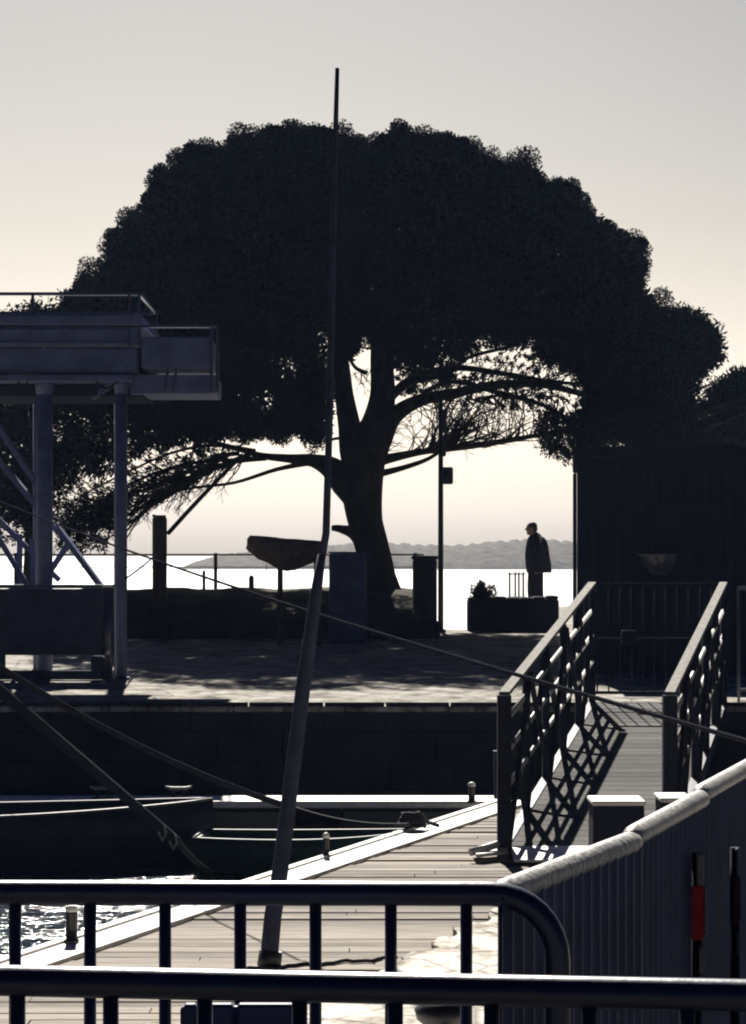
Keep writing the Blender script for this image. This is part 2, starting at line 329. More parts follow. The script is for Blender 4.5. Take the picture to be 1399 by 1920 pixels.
# earth mound round the pine with its kerb
def mound():
    nx, ny = 60, 24; v = []; f = []
    for j in range(ny+1):
        for i in range(nx+1):
            x = -9+(0.86+9)*i/nx; y = 35+6.2*j/ny
            t = min(1, (y-35)/2.4); e = min(1, (0.86-x)/0.08+0.05)
            z = 1.53+ (0.50*math.sin(t*PI/2)+0.02*math.sin(x*5)*t+random.uniform(-.012,.012))*min(1, e) -0.0
            if j == ny: z = 1.2
            v.append((x,y,z))
    for j in range(ny):
        for i in range(nx): a = j*(nx+1)+i; f.append((a,a+1,a+nx+2,a+nx+1))
    mb = MB(); mb.add(v, f, True)
    n1 = nx+1
    for j in range(ny): a = j*n1+nx; b = a+n1; base = [v[a], v[b], (v[b][0],v[b][1],1.2), (v[a][0],v[a][1],1.2)]; mb.add(base, [(0,1,2,3)])
    tag(mb.build('earth_mound', 'earth'), kind='structure')
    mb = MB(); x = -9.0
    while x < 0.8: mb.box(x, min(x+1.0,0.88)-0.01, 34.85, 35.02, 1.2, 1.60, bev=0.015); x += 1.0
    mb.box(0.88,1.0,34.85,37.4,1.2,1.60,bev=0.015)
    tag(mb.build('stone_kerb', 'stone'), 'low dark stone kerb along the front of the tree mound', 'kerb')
mound()
# floating walkway along the wall and the wide pontoon
mb = MB(); mb.box(-14, 1.25, 21.0, 21.55, 0.34, 0.40, bev=0.02)
wk = empty('floating_walkway', (0,0,0), 0, 'narrow floating walkway with white top along the quay wall', 'walkway')
mb.build('deck', 'white_strip', wk)
mb = MB()
for x in np.arange(-13.6, 1, 1.9): mb.box(x, x+1.5, 21.08, 21.5, -0.2, 0.335, bev=0.04)
mb.build('float', 'cast', wk)
EDX = 0.378
def ex(Y): return 1.14-(20.9-Y)*EDX                # x of the pontoon's left edge
dk = empty('wooden_pontoon', (0,0,0), 0, 'wide weathered plank pontoon with blinding white edging, leading to the gangway', 'pontoon')
mb = MB(); Y = 6.5; DW = 4.6
while Y < 20.75:
    a = ex(Y)+0.28; b = a+DW
    dz = random.uniform(-0.006,0.006)
    # a plank split into two or three boards
    cuts = sorted([a, b]+[random.uniform(a+0.3,b-0.3) for _ in range(2)])
    for c0, c1 in zip(cuts[:-1], cuts[1:]):
        if c1-c0 < 0.05: continue
        z1 = 0.40+dz+random.uniform(-0.002,0.003)
        mb.prism([(c0+0.003,Y),(c1-0.003,Y),(c1-0.003,Y+0.1415),(c0+0.003,Y+0.1415)], 0.365, z1)
    Y += 0.145
mb.build('decking', 'decking', dk)
mb = MB(); mb.prism([(ex(6.5)+0.02,6.5),(ex(6.5)+DW,6.5),(ex(20.9)+DW,20.8),(ex(20.9)+0.02,20.8)], -0.15, 0.36); mb.build('float', 'cast', dk)
mb = MB()
mb.prism([(ex(6.5)+0.05,6.5),(ex(6.5)+0.30,6.5),(ex(20.9)+0.30,20.9),(ex(20.9)+0.05,20.9)], 0.37, 0.425)
mb.prism([(ex(6.5)-0.02,6.5),(ex(6.5)+0.043,6.5),(ex(20.9)+0.043,20.9),(ex(20.9)-0.02,20.9)], 0.10, 0.44)
mb.build('edging', 'white_strip', dk)
mb = MB(); mb.prism([(ex(20.9)+0.302,20.76),(ex(20.9)+DW,20.76),(ex(20.9)+DW,20.9),(ex(20.9)+0.302,20.9)], 0.3, 0.42); mb.build('end_beam', 'white_strip', dk)
# near quay on which the photographer and the barriers stand
ZN = 0.95
edge0 = [(-4.0,7.3),(-1.2,8.1),(-0.42,8.45),(-0.2,8.7),(-0.02,8.78),(0.0,9.3),(0.09,9.36),(0.13,9.75),(0.27,9.86),(0.26,10.1),(0.36,10.2),(0.35,10.45),(0.52,10.6),(0.55,11.0),(1.4,11.6),(3.2,13.2),(8,16)]
edge = []
for (xa,ya),(xb,yb) in zip(edge0[:-1], edge0[1:]):
    for q in range(5): edge.append((xa+(xb-xa)*q/5+random.uniform(-.015,.015), ya+(yb-ya)*q/5+random.uniform(-.03,.03)))
edge.append(edge0[-1])
mb = MB(); mb.prism([(-4,-6)]+edge+[(8,-6)], -1.0, ZN)
tag(mb.build('near_quay', 'near_stone'), kind='structure')
mb = MB(); mb.prism([(-4,-6),(-4,6.2),(-1,6.6),(1.2,6.9),(3,8.6),(8,11),(8,-6)], ZN-0.05, ZN+0.004)  # unseen dark sheet added over the quay to cut bounced sunlight on the barriers
tag(mb.build('bounce_cut_sheet', 'bounce_cut'), kind='structure')
# ------------------------------------------------------------------ crowd barriers
def make_barrier(L, mt, n_bars, label, group, sheet=False, r=0.0205, rc=0.11):
    root = empty('crowd_barrier', (0,0,0), 0, label, 'barrier', group)
    H = 1.09; zb = 0.18
    pts = [(0,0,zb)]
    pts.append((0,0,H-rc))
    for k in range(1,9): a = PI/2*k/8; pts.append((rc-rc*math.cos(a),0,H-rc+rc*math.sin(a)))
    n_in = 10
    for k in range(1,n_in): pts.append((rc+(L-2*rc)*k/n_in,0,H))
    for k in range(0,9): a = PI/2*k/8; pts.append((L-rc+rc*math.sin(a),0,H-rc+rc*math.cos(a)))
    pts.append((L,0,zb))
    if sheet:
        mb = MB(); mb.tube([(0.02,0,zb),(0.02,0,H-0.01)], 0.009, 10); mb.tube([(L-0.02,0,zb),(L-0.02,0,H-0.01)], 0.009, 10); mb.tube([(0,0,zb),(L,0,zb)], 0.014, 10); mb.build('frame', 'steel', root)
        tp = [(-0.004,0,H-0.012),(0.004,0,H-0.003),(0.03,0,H)]+[(0.03+(L-0.06)*k/8,0,H) for k in range(1,9)]+[(L-0.004,0,H-0.003),(L+0.004,0,H-0.012)]
        mb = MB(); mb.tube(tp, [r*0.55,r*0.85]+[r]*9+[r*0.85,r*0.55], 16); mb.build('top_rail', 'pale_tube', root)
    else:
        mb = MB(); mb.tube(pts, r, 14); mb.tube([(0,0,zb),(L,0,zb)], r*0.85, 10); mb.build('frame', mt, root)
    if n_bars:
        mb = MB(); mb.tube([(0,0,zb),(0,0,H-0.01)], 0.0105, 10); b0 = mb.build('bar', mt, root)
        for k in range(n_bars):
            b = b0 if k == 0 else b0.copy()
            if k: COL.objects.link(b); b.parent = root
            b.location = (0.125*(k+1)-0.02 if not sheet else L*(k+1)/(n_bars+1), 0, 0)
    if sheet:
        v = []; f = []; n = int(L/0.0125); 
        for i in range(n+1):
            x = -0.04+(L+0.05)*i/n; y = (-0.0035,-0.001,0.0035,0.001)[i%4]
            v += [(x,y-0.016,0.15),(x,y-0.016,H-0.004)]
        f = [(2*i,2*i+2,2*i+3,2*i+1) for i in range(n)]; mb = MB(); mb.add(v, f)
        v2 = [(a,b+0.003,c) for a,b,c in v]; mb.add(v2, f); o = mb.build('infill_sheet', 'sheet', root)
    for x in (0.16, L-0.16):
        mb = MB(); mb.tube([(x,-0.3,0.012),(x,-0.1,0.10),(x,0,zb),(x,0.1,0.10),(x,0.3,0.012)], 0.013, 8); mb.build('foot', 'steel', root)
    return root
def place(o, a, b=None):
    o.location = (a.x, a.y, ZN); o.rotation_euler = (0,0,math.atan2(b.y-a.y, b.x-a.x))
zr = ZN+1.09
# middle barrier (A): right end at x .31
Lb = 2.3
A1 = Vector((0.307, 3.885, 0)); A0 = Vector((-1.95, 3.93, 0))
a = make_barrier(2.257, 'steel', 17, 'dark tube crowd barrier with rounded corner, second from the camera', 'crowd barriers on the near quay')
place(a, A0, A1)
b_ = make_barrier(Lb, 'steel', 18, 'nearest dark crowd barrier, its thick rail crossing the foot of the photo', 'crowd barriers on the near quay')
B0 = P(-420, 1843-14, 3.0); B1 = P(-420, 0, 3.0)
bl = Vector((-0.9455, 3.144, 0)); br = Vector((1.3545, 2.894, 0))
place(b_, bl, br)
# side barriers running away to the right
seg = [((0.208,3.88),(0.512,4.60),'nearest pale-topped barrier panel, meeting the rounded corner of the dark barrier'),((0.512,4.66),(0.760,5.42),'middle pale-topped barrier panel with a red marker strip'),((0.765,5.50),(1.06,6.42),'pale-topped barrier panel third from the camera, at the right edge'),((1.07,6.5),(1.45,7.6),'farthest pale-topped barrier panel, beyond the right edge')]
for p0, p1, lab in seg[:3]:
    p0 = Vector((*p0,0)); p1 = Vector((*p1,0)); L = (p1-p0).length
    o = make_barrier(L, 'pale_tube', 0, lab, 'sheeted barriers beside the gangway', True, r=0.0225, rc=0.06); place(o, p0, p1)
# reflective markers
def marker(px, y0, y1, D, name_label, wpx, rm='red'):
    c = P(px, 0, D); zt = P(px, y0, D).z; z0 = P(px, y1, D).z; w_ = wpx*D/F
    root = empty('marker_post', (c.x, c.y, ZN), 0, name_label, 'marker post', 'red and white marker posts')
    mb = MB(); mb.tube([(0,0.012,0),(0,0.012,zt-ZN)], 0.011, 10); mb.build('post', 'dull_iron', root)
    zr0 = P(px, y0+(y1-y0)*0.72, D).z; zr1 = P(px, y0+(y1-y0)*0.27, D).z
    mb = MB(); mb.box(-w_/2, w_/2, -0.01, 0.0, zr0-ZN, zr1-ZN, bev=0.002); mb.build('red_band', rm, root)
    mb = MB(); mb.box(-w_*0.1, w_/2, -0.012, 0.0, zr1-ZN+0.002, zt-ZN, bev=0.002); mb.box(0.003, w_/2+0.004, -0.008, 0.0, z0-ZN, zr0-ZN-0.02, bev=0.001)
    mb.box(w_/2+0.001, w_/2+0.006, -0.011, 0.0, zr0-ZN+0.012, zr1-ZN, bev=0.001); mb.build('white_band', 'dirty_white' if rm == 'red' else 'sheet', root)
marker(1308, 1600, 1825, 5.15, 'thin red and white striped marker post in front of the dark panel', 23)
marker(1380, 1590, 1790, 5.30, 'darker red marker post at the right edge of the photo', 9, 'dark_red')
# blue board strapped behind the nearest barrier
mb = MB()
for x0, x1 in ((346,372),(392,440),(446,560)):
    p = P(x0,1879,3.35); q = P(x1,1879,3.35); mb.box(p.x, q.x, 3.33, 3.35, 1.45, p.z, bev=0.004)
p = P(340,1879,3.37); q = P(560,1879,3.37); mb.box(p.x, q.x, 3.353, 3.37, 1.4, p.z-0.004, bev=0.004)
mb.box(P(345,0,3.36).x, P(350,0,3.36).x+0.02, 3.28, 3.33, ZN, 1.6)
mb.box(P(545,0,3.36).x, P(550,0,3.36).x+0.02, 3.28, 3.33, ZN, 1.6)
tag(mb.build('blue_board', 'blue_board'), 'dark blue upright board behind the nearest rail at the bottom', 'board')

# cast iron bollard on near quay
bp_ = P(832, 1900, 7.4)
mb = MB(); mb.lathe([(0.10,0),(0.10,0.02),(0.055,0.04),(0.05,0.16),(0.085,0.19),(0.092,0.22),(0.06,0.25),(0.01,0.262)], n=20)
tag(mb.build('mooring_bollard', 'cast', None, (bp_.x, bp_.y, ZN)), 'squat black mooring bollard with a domed head on pale near stones', 'bollard')

# ------------------------------------------------------------------ pontoon fittings
def dock_post(px, ytop, ybot, wpx, label, zbase=0.43):
    D = (CAMZ-zbase)*F/(ybot-1042); h = (ybot-ytop)*D/F; r = wpx*D/F/2; c = P(px, ybot, D)
    root = empty('dock_post', (c.x, c.y, zbase), 0, label, 'dock post', 'black posts on the pontoon edge')
    mb = MB(); mb.lathe([(r*1.3,0),(r*1.3,0.012),(r,0.016),(r*0.92,h*0.5),(r,h-0.02),(r*1.02,h-0.012)], n=14); mb.build('post', 'cast', root)
    mb = MB(); mb.lathe([(r*1.05,h-0.011),(r*1.12,h+0.004),(r*0.95,h+0.018),(0.004,h+0.028)], n=14); mb.build('cap', 'white', root)
dock_post(135, 1705, 1766, 22, 'black post with pale cap on the white edging, nearest the camera')
dock_post(612, 1568, 1606, 12, 'small black post with pale cap on the white edging, right of the leaning mast')
dock_post(885, 1472, 1505, 13, 'small black post with pale cap at the far corner of the pontoon')
def cleat(px, label):
    c = PZ(px, 1493, 0.40); root = empty('mooring_cleat', (c.x, 21.2, 0.40), 0, label, 'cleat', 'cleats on the floating walkway')
    mb = MB(); mb.box(-0.10,0.10,-0.04,0.04,0,0.02,bev=0.008); mb.tube([(-0.05,0,0.01),(-0.045,0,0.09)],0.017,8); mb.tube([(0.05,0,0.01),(0.045,0,0.09)],0.017,8); mb.build('base', 'cast', root)
    mb = MB(); mb.tube([(-0.12,0,0.115),(-0.07,0,0.098),(0.07,0,0.098),(0.12,0,0.115)], [0.009,0.017,0.017,0.009], 8); mb.build('horn', 'pale_tube', root)
cleat(200, 'horn cleat on the white walkway, left of the two')
cleat(340, 'horn cleat on the white walkway, right of the two')
# dark rope heap on a cleat at the corner of pontoon
def coil(c, r, n, label, seed):
    random.seed(seed); mb = MB(); pts = []
    for i in range(n*14):
        a = 2*PI*i/14; k = i/(n*14)
        pts.append((math.cos(a)*r*(1-0.45*k+random.uniform(-.06,.06)), math.sin(a)*r*0.8*(1-0.45*k), 0.02+0.11*k+random.uniform(0,.012)))
    pts += [(r*1.2,0.1,0.05),(r*2.0,0.15,0.015)]
    mb.tube(pts, 0.016, 7)
    tag(mb.build('rope_coil', 'rope', None, c), label, 'rope')
c = PZ(772, 1556, 0.43); coil((c.x, c.y, 0.43), 0.11, 6, 'dark heap of coiled rope on the white pontoon edge', 3)
# mooring line from the coil to the tender
def sag_line(a, b, sag, r, mt, label, n=40, cat='rope', name='mooring_line', r1=None):
    pts = []; rs = []
    for i in range(n+1):
        t = i/n; p = a.lerp(b, t); p.z -= sag*4*t*(1-t); pts.append(p); rs.append(r+((r1 or r)-r)*t)
    mb = MB(); mb.tube(pts, rs, 8); return tag(mb.build(name, mt), label, cat)
sag_line(PZ(770,1545,0.52), P(548,1512,19.2), 0.05, 0.011, 'rope', 'thin pale line sagging from the rope heap to the dark boat')
ra = PZ(455,1818,0.415); rb = PZ(745,1796,0.415); mb = MB(); mb.tube([ra.lerp(rb,q/24)+Vector((0,0.03*math.sin(q*0.9)+0.02*math.sin(q*2.1),0)) for q in range(25)], 0.010, 7)
tag(mb.build('loose_rope', 'dark_rope'), 'dark rope lying across the planks behind the foot of the leaning mast', 'rope')
# guide post beside gangway
g0 = P(931,1410,21.3); mb = MB(); mb.tube([(g0.x,21.3,-0.2),(g0.x,21.3,g0.z)],0.024,10); mb.tube([(g0.x,21.3,g0.z),(g0.x,21.3,g0.z+0.012)],0.032,10)
tag(mb.build('guide_pole', 'steel'), 'thin grey pole standing in the water left of the gangway foot', 'pole')

# ------------------------------------------------------------------ leaning mast with socket
mp_ = [(505,1796,12.6,34),(512,1720,12.6,33),(525,1640,12.62,31),(545,1480,12.66,29),(570,1280,12.7,28),(592,1120,12.74,22),(604,1040,12.76,16)]
root = empty('leaning_mast', PZ(505,1812,0.4), 0, 'tall slim mast with thick lower pole leaning out of a collar on the pontoon', 'mast')
def rel(p): return p-Vector(root.location)
mb = MB(); mb.tube([rel(P(x,y,D)) for x,y,D,w_ in mp_], [w_*D/F/2 for x,y,D,w_ in mp_], 12); mb.build('lower_pole', 'mast_paint', root)
up_ = [(604,1046,12.76,15),(612,1000,12.78,14),(618,800,12.85,13),(622,600,12.9,12.5),(626,400,12.95,11.5),(630,240,13.0,9.5),(633,128,13.02,8)]
mb = MB(); mb.tube([rel(P(x,y,D)) for x,y,D,w_ in up_], [w_*D/F/2 for x,y,D,w_ in up_], 12); mb.build('upper_pole', 'mast_paint', root)
mb = MB(); mb.tube([rel(P(509,1782,12.6)),rel(P(504,1818,12.6))], [0.062,0.066], 16); mb.build('collar', 'cast', root)

# ------------------------------------------------------------------ lines and stays
root_p = P(-80,905,26.0)
sag_line(P(-80,905,26.0), P(1480,1412,9.0), 0.10, 0.007, 'dark_rope', 'long thin rope sloping down across the whole harbour from upper left to right', 80, r1=0.011)
sag_line(P(-60,1212,16.0), P(540,1512,17.6), 0.10, 0.024, 'dark_rope', 'thick rope running down from the left edge to the leaning mast', 50)
mb = MB()
pa = P(-60,1245,15.5); pb = P(330,1575,18.2); pc = P(398,1636,19.0)
mb.tube([pa, pa.lerp(pb,0.5), pb], [0.042,0.042,0.038], 10)
root = empty('sheathed_spar', pa, 0, 'thick dark spar slanting from the left edge down to the water by the floats', 'spar')
o = mb.build('spar', 'dull_iron', root, -pa)
mb = MB(); mb.tube([pb, pb.lerp(pc,0.5)+Vector((0,0,-0.03)), pc], [0.026,0.022,0.018], 8); mb.build('chain_tail', 'cast', root, -pa)
for t in (0.93, 0.99):
    mb = MB(); q = pa.lerp(pb,t); mb.tube([q+Vector((0,-0.05,0.05)), q+Vector((0.03,-0.07,-0.02)), q+Vector((0,-0.05,-0.08)), q+Vector((-0.03,-0.05,-0.02)), q+Vector((0,-0.05,0.05))], 0.009, 6)
    mb.build('shackle', 'pale_tube', root, -pa)

# ------------------------------------------------------------------ boats and floats
def make_boat(L, B, H, mt, label, loc, rz, gm='gunwale'):
    root = empty('rowing_boat', loc, rz, label, 'boat', 'small boats between pontoon and quay')
    def wf(u): return B/2*(0.82+0.18*math.sin(min(1,u/0.4)*PI/2))*(1 if u < 0.45 else math.cos((u-0.45)/0.55*PI/2)**0.75)
    def sheer(u): return H*(1+0.10*(1-u)**2*0.6+0.28*u**2.5)
    N = 26; ring = []
    v = []; f = []
    for i in range(N+1):
        u = i/N; x = -L/2+L*u; w_ = max(wf(u),0.004); h = sheer(u); k = -0.12+0.10*max(0,(u-0.75)/0.25)**2
        sec = [(-w_,h),(-w_*0.93,h*0.55),(-w_*0.72,0.0),(-w_*0.3,k+0.02),(0,k),(w_*0.3,k+0.02),(w_*0.72,0.0),(w_*0.93,h*0.55),(w_,h)]
        inn = [(max(w_-0.03,0.002),h),(max(w_*0.93-0.03,0.002),h*0.55),(max(w_*0.7-0.03,0.001),0.06),(0,0.04),(-max(w_*0.7-0.03,0.001),0.06),(-max(w_*0.93-0.03,0.002),h*0.55),(-max(w_-0.03,0.002),h)]
        for y, z in sec+inn: v.append((x,y,z))
    n = 16
    for i in range(N):
        for k in range(n): f.append((i*n+k, i*n+(k+1)%n, (i+1)*n+(k+1)%n, (i+1)*n+k))
    f.append((0,1,2,3,4,5,6,7,8)); f.append((9,10,11,12,13,14,15))
    mb = MB(); mb.add(v, f, True); 
    mb.add([v[k] for k in range(n)], [tuple(range(9))]); 
    # transom
    w0 = wf(0); h0 = sheer(0); mb.box(-L/2, -L/2+0.04, -w0*0.9, w0*0.9, 0.0, h0, bev=0.01)
    mb.build('hull', mt, root)
    mb = MB()
    for s in (-1,1): mb.tube([(-L/2+L*i/N, s*(max(wf(i/N),0.004)-0.008), sheer(i/N)+0.005) for i in range(N+1)], 0.013, 8)
    mb.tube([(-L/2,-w0,h0+0.005),(-L/2,w0,h0+0.005)], 0.013, 8); mb.build('gunwale', gm, root)
    for t in (0.3, 0.55):
        wt = wf(t)-0.035; mb = MB(); mb.box(-L/2+L*t-0.11, -L/2+L*t+0.11, -wt, wt, H*0.62, H*0.62+0.025, bev=0.006); mb.build('thwart', 'wood_post', root)
    return root
make_boat(4.2, 1.15, 0.42, 'hull_dark', 'long dark rowing boat with pale gunwale, bow under the horn cleats', (-3.45,19.75,0), R(3))
make_boat(1.9, 0.72, 0.27, 'hull_green', 'small dark green tender moored against the white pontoon edge', (-0.50,19.35,0), R(-6), 'hull_green')
for i, (px, py, s, lab) in enumerate(((430,1612,0.085,'larger white float on the water beside the chain tail'),(462,1624,0.06,'smaller white float right of the larger one on the water'),(516,1605,0.05,'grey float close left of the leaning mast'))):
    c = PZ(px, py+4, 0.03); mb = MB(); mb.blob((0,0,0.02), s*1.5, s, s, 14, 9)
    mb.tube([(s*1.4,0,0.02),(s*1.75,0,0.03)], 0.02, 8); tag(mb.build('mooring_float', 'float', None, (c.x,c.y,0.02)), lab, 'float', 'floats by the pontoon')

# ------------------------------------------------------------------ gangway
gw = empty('gangway', (0,0,0), 0, 'steel lattice gangway with slatted deck sloping from quay down to pontoon', 'gangway')
NL, NR = Vector((0.95,17.0,0.47)), Vector((2.15,17.0,0.47)); FL, FR = Vector((2.14,22.9,1.15)), Vector((3.42,22.9,1.15))
def gp(side, t, h): 
    p = (NL.lerp(FL,t) if side == 'l' else NR.lerp(FR,t)).copy(); p.z += h; return p
# slats each plank real
mb = MB(); n = 34
for i in range(n):
    t0 = i/n+0.0008; t1 = (i+1)/n-0.0008
    a0,b0,a1,b1 = gp('l',t0,0.02),gp('r',t0,0.02),gp('l',t1,0.02),gp('r',t1,0.02)
    dn = Vector((0,0,-0.03)); v = [a0,b0,b1,a1]; v = v+[q+dn for q in v]
    mb.add(v, [(0,1,2,3),(7,6,5,4),(0,4,5,1),(1,5,6,2),(2,6,7,3),(3,7,4,0)])
mb.build('deck', 'slats', gw)
for sd_ in ('l','r'):
    mb = MB(); mb.bar(gp(sd_,0,1.13), gp(sd_,1,1.18), 0.075, 0.03); mb.build('handrail', 'handrail', gw)
    for h in (0.92, 0.68, 0.42):
        mb = MB(); mb.tube([gp(sd_,0,h), gp(sd_,1,h)], 0.021, 10); mb.build('mid_rail', 'pale_tube', gw)
    mb = MB(); mb.bar(gp(sd_,-0.01,-0.04), gp(sd_,1.01,-0.04), 0.07, 0.14); mb.build('chord', 'steel', gw)
    K = 5
    for i in range(K+1):
        t = i/K; ww = 0.10 if i == 0 else 0.06
        mb = MB(); off = 0.0
        mb.bar(gp(sd_,t,-0.1 if i else -0.07), gp(sd_,t,1.12), ww, ww); mb.build('post', 'dull_iron', gw)
    for i in range(K):
        t0 = i/K; t1 = (i+1)/K
        mb = MB()
        mb.bar(gp(sd_,t0,0.0 if i%2 else 1.08), gp(sd_,t1,1.08 if i%2 else 0.0), 0.04, 0.05); mb.build('brace', 'dull_iron', gw)
        mb = MB(); mb.bar(gp(sd_,t0,1.08 if i%2 else 0.0)+Vector((0.03,0,0)), gp(sd_,t1,0.0 if i%2 else 1.08)+Vector((0.03,0,0)), 0.035, 0.045); mb.build('brace', 'dull_iron', gw)
# foot flap and rollers
mb = MB(); mb.prism([(0.74,16.75),(0.98,16.95),(1.0,17.3),(0.72,17.1)], 0.445, 0.47); mb.prism([(1.0,16.6),(2.15,16.6),(2.15,17.0),(1.0,17.0)], lambda x,y: 0.432+(y-16.6)*0.10, lambda x,y: 0.45+(y-16.6)*0.12); mb.build('foot_flap', 'white_strip', gw)
mb = MB(); mb.tube([(0.70,16.85,0.47),(0.98,17.02,0.53)], 0.028, 10); mb.build('roller', 'pale_tube', gw)
# gate at the gangway head
gt = empty('gangway_gate', (2.1,23.15,1.13), 0, 'dark barred gate closing the head of the gangway', 'gate')
mb = MB(); W = 1.35; hT = P(1200,1096,23.15).z-1.13
mb.bar((0,0,hT),(W,0,hT),0.03,0.03); mb.bar((0,0,0.12),(W,0,0.12),0.03,0.03); mb.bar((0,0,hT*0.55),(W,0,hT*0.55),0.02,0.02); mb.bar((0.0,0,0),(0.0,0,hT+0.02),0.035,0.035); mb.bar((W,0,0),(W,0,hT+0.02),0.035,0.035); mb.build('frame', 'dull_iron', gt)
mb = MB(); mb.tube([(0,0,0.12),(0,0,hT)],0.008,8); b0 = mb.build('bar', 'dull_iron', gt)
for i in range(1,12):
    b = b0 if i == 1 else b0.copy()
    if i > 1: COL.objects.link(b); b.parent = gt
    b.location = (W*i/12,0,0)
mb = MB(); mb.box(0.35,0.5,-0.03,0.03,hT*0.5,hT*0.62,bev=0.01); mb.build('lock_box', 'dull_iron', gt)
# quay fence right of it
fn = empty('quay_railing', (3.6,23.1,1.13), 0, 'dark upright railing on the quay right of the gangway', 'railing')
mb = MB(); mb.bar((0,0,1.15),(3.2,0,1.15),0.04,0.04); mb.bar((0,0,0.15),(3.2,0,0.15),0.03,0.03); mb.build('rail', 'steel', fn)
mb = MB(); mb.tube([(0,0,0.0),(0,0,1.15)],0.014,8); b0 = mb.build('baluster', 'steel', fn)
for i in range(0,24):
    b = b0 if i == 0 else b0.copy()
    if i: COL.objects.link(b); b.parent = fn
    b.location = (3.2*i/23,0,0)
# locker boxes beside the gangway foot
def locker(px0, px1, ytop, D, label):
    a = P(px0,ytop,D); b = P(px1,ytop,D); root = empty('dock_locker', ((a.x+b.x)/2, D, 0.405), 0, label, 'locker', 'lockers by the gangway foot')
    w_ = (b.x-a.x)/2; h = a.z-0.405
    mb = MB(); mb.box(-w_+0.01, w_-0.01, 0, 0.35, 0, h-0.03, bev=0.01); mb.build('body', 'hut', root)
    mb = MB(); mb.box(-w_, w_, -0.02, 0.37, h-0.03, h, bev=0.008); mb.build('lid', 'white', root)
locker(1110,1212,1502,15.6,'low dark locker with a bright white lid in front of the gangway')
locker(1238,1300,1496,15.9,'narrower dark locker with white lid right of the other')

# ------------------------------------------------------------------ steel gantry on the left
gy = 26.5
gr = empty('boat_hoist', (-4.0, gy, G(gy)), 0, 'blue grey steel boat hoist with railed platform and thick legs', 'boat hoist')
def gl(px, py, dy=0.0):                    # in the hoist's own frame
    D = gy; p = P(px, py, D)-Vector(gr.location); p.y = dy; return p
def gbox(name, x0, x1, y0, y1, d0, d1, mt='blue_paint', bev=0.01):
    a = gl(x0,y0); b = gl(x1,y1); mb = MB(); mb.box(a.x, b.x, d0, d1, b.z, a.z, bev=bev); return mb.build(name, mt, gr)
# platform level
gbox('beam', -120, 262, 612, 648, 0.0, 0.25); gbox('beam', -120, 256, 652, 698, 0.06, 0.30); gbox('platform', -120, 268, 592, 610, -0.1, 2.2)
mb = MB()
for i in range(46): 
    p = gl(-110+i*8, 588); mb.box(p.x-0.012, p.x+0.012, -0.08, 2.1, p.z-0.03, p.z, bev=0)
mb.build('grating', 'steel', gr)
for y0, y1 in ((618,622),(641,645)):
    a = gl(-120,y0); b = gl(240,y1); mb = MB(); mb.box(a.x,b.x,-0.02,0.0,b.z,a.z,bev=0.004); mb.build('flange', 'blue_paint', gr)
gbox('lower_beam', -120, 250, 702, 715, 0.0, 1.6); gbox('underside_shade', -120, 262, 717, 738, 0.4, 1.8, 'hut')  # last one is a dark slab added as the shadow under the platform
mb = MB()
for d in (0.0, 2.1):
    mb.bar(gl(-120,551,d), gl(262,551,d), 0.035, 0.035)
    for px in (-60, 62, 243, 262): mb.bar(gl(px,551,d), gl(px,596 if px < 200 else 650,d), 0.03 if px < 200 else 0.045, 0.03)
mb.bar(gl(262,551,0), gl(262,551,2.1), 0.035, 0.035); mb.bar(gl(-120,572,2.1), gl(262,572,2.1), 0.02, 0.02)
mb.build('railing', 'steel', gr)
# side cabin / counter box on the right
gbox('side_box', 266, 396, 632, 690, 0.0, 1.2); gbox('side_tray', 240, 402, 700, 736, 0.2, 1.3, 'blue_paint')
mb = MB(); mb.bar(gl(264,612,0), gl(404,612,0), 0.03, 0.03)
for px in (397,408): mb.bar(gl(px,608,0), gl(px,736,0), 0.035, 0.035)
for px in (316,332): mb.bar(gl(px,690,-0.02), gl(px-6,735,-0.02), 0.03, 0.03)
mb.build('side_rail', 'steel', gr)
# legs (tubular with flanged heads)
for px, w_, d, yb in ((76,31,0.35,1270),(225,23,0.15,1232),(30,26,1.9,1262),(190,20,1.9,1262)):
    r = w_*gy/F/2; a = gl(px,700,d); b = gl(px,yb,d); b.z = 0.0 if True else b.z
    mb = MB(); mb.tube([b, (b.x,b.y,b.z+0.03)], r*1.5, 18); mb.tube([b, a], r, 18); mb.tube([(a.x,a.y,a.z-0.22), a], [r*1.0, r*1.35], 18); mb.build('leg', 'blue_paint', gr)
br = [((-60,730,0.6),(70,920,0.4)),((-80,790,0.8),(100,1000,0.6)),((95,985,0.5),(182,1100,0.4)),((120,1010,0.7),(60,1100,0.7)),((-20,1000,0.5),(40,1100,0.5)),((15,1000,0.9),(15,1200,0.9)),((40,1010,0.9),(42,1200,0.9)),((-40,960,1),(90,1090,1)),((224,722,0.15),(212,700,0.1)),((215,712,0.2),(165,740,0.5)),((236,720,0.2),(262,702,0.2))]
for i, (a, b) in enumerate(br):
    mb = MB(); mb.bar(gl(*a), gl(*b), 0.09 if i < 4 else 0.05, 0.06); mb.build('brace', 'blue_paint', gr)
for px, dx in ((30,26),(170,60)):
    mb = MB(); mb.tube([gl(px+dx*q/10, 702+26*math.sin(PI*q/10), 0.02) for q in range(11)], 0.012, 7); mb.build('hose', 'dull_iron', gr)
for px in (120,300,-20):
    q = gl(px,615,0); mb = MB(); mb.box(q.x-0.012,q.x+0.012,-0.02,-0.001,gl(0,647).z,q.z,bev=0.003) if px < 260 else mb.box(q.x-0.012,q.x+0.012,-0.02,-0.001,gl(0,688).z,gl(0,634).z,bev=0.003); mb.build('stiffener', 'blue_paint', gr)
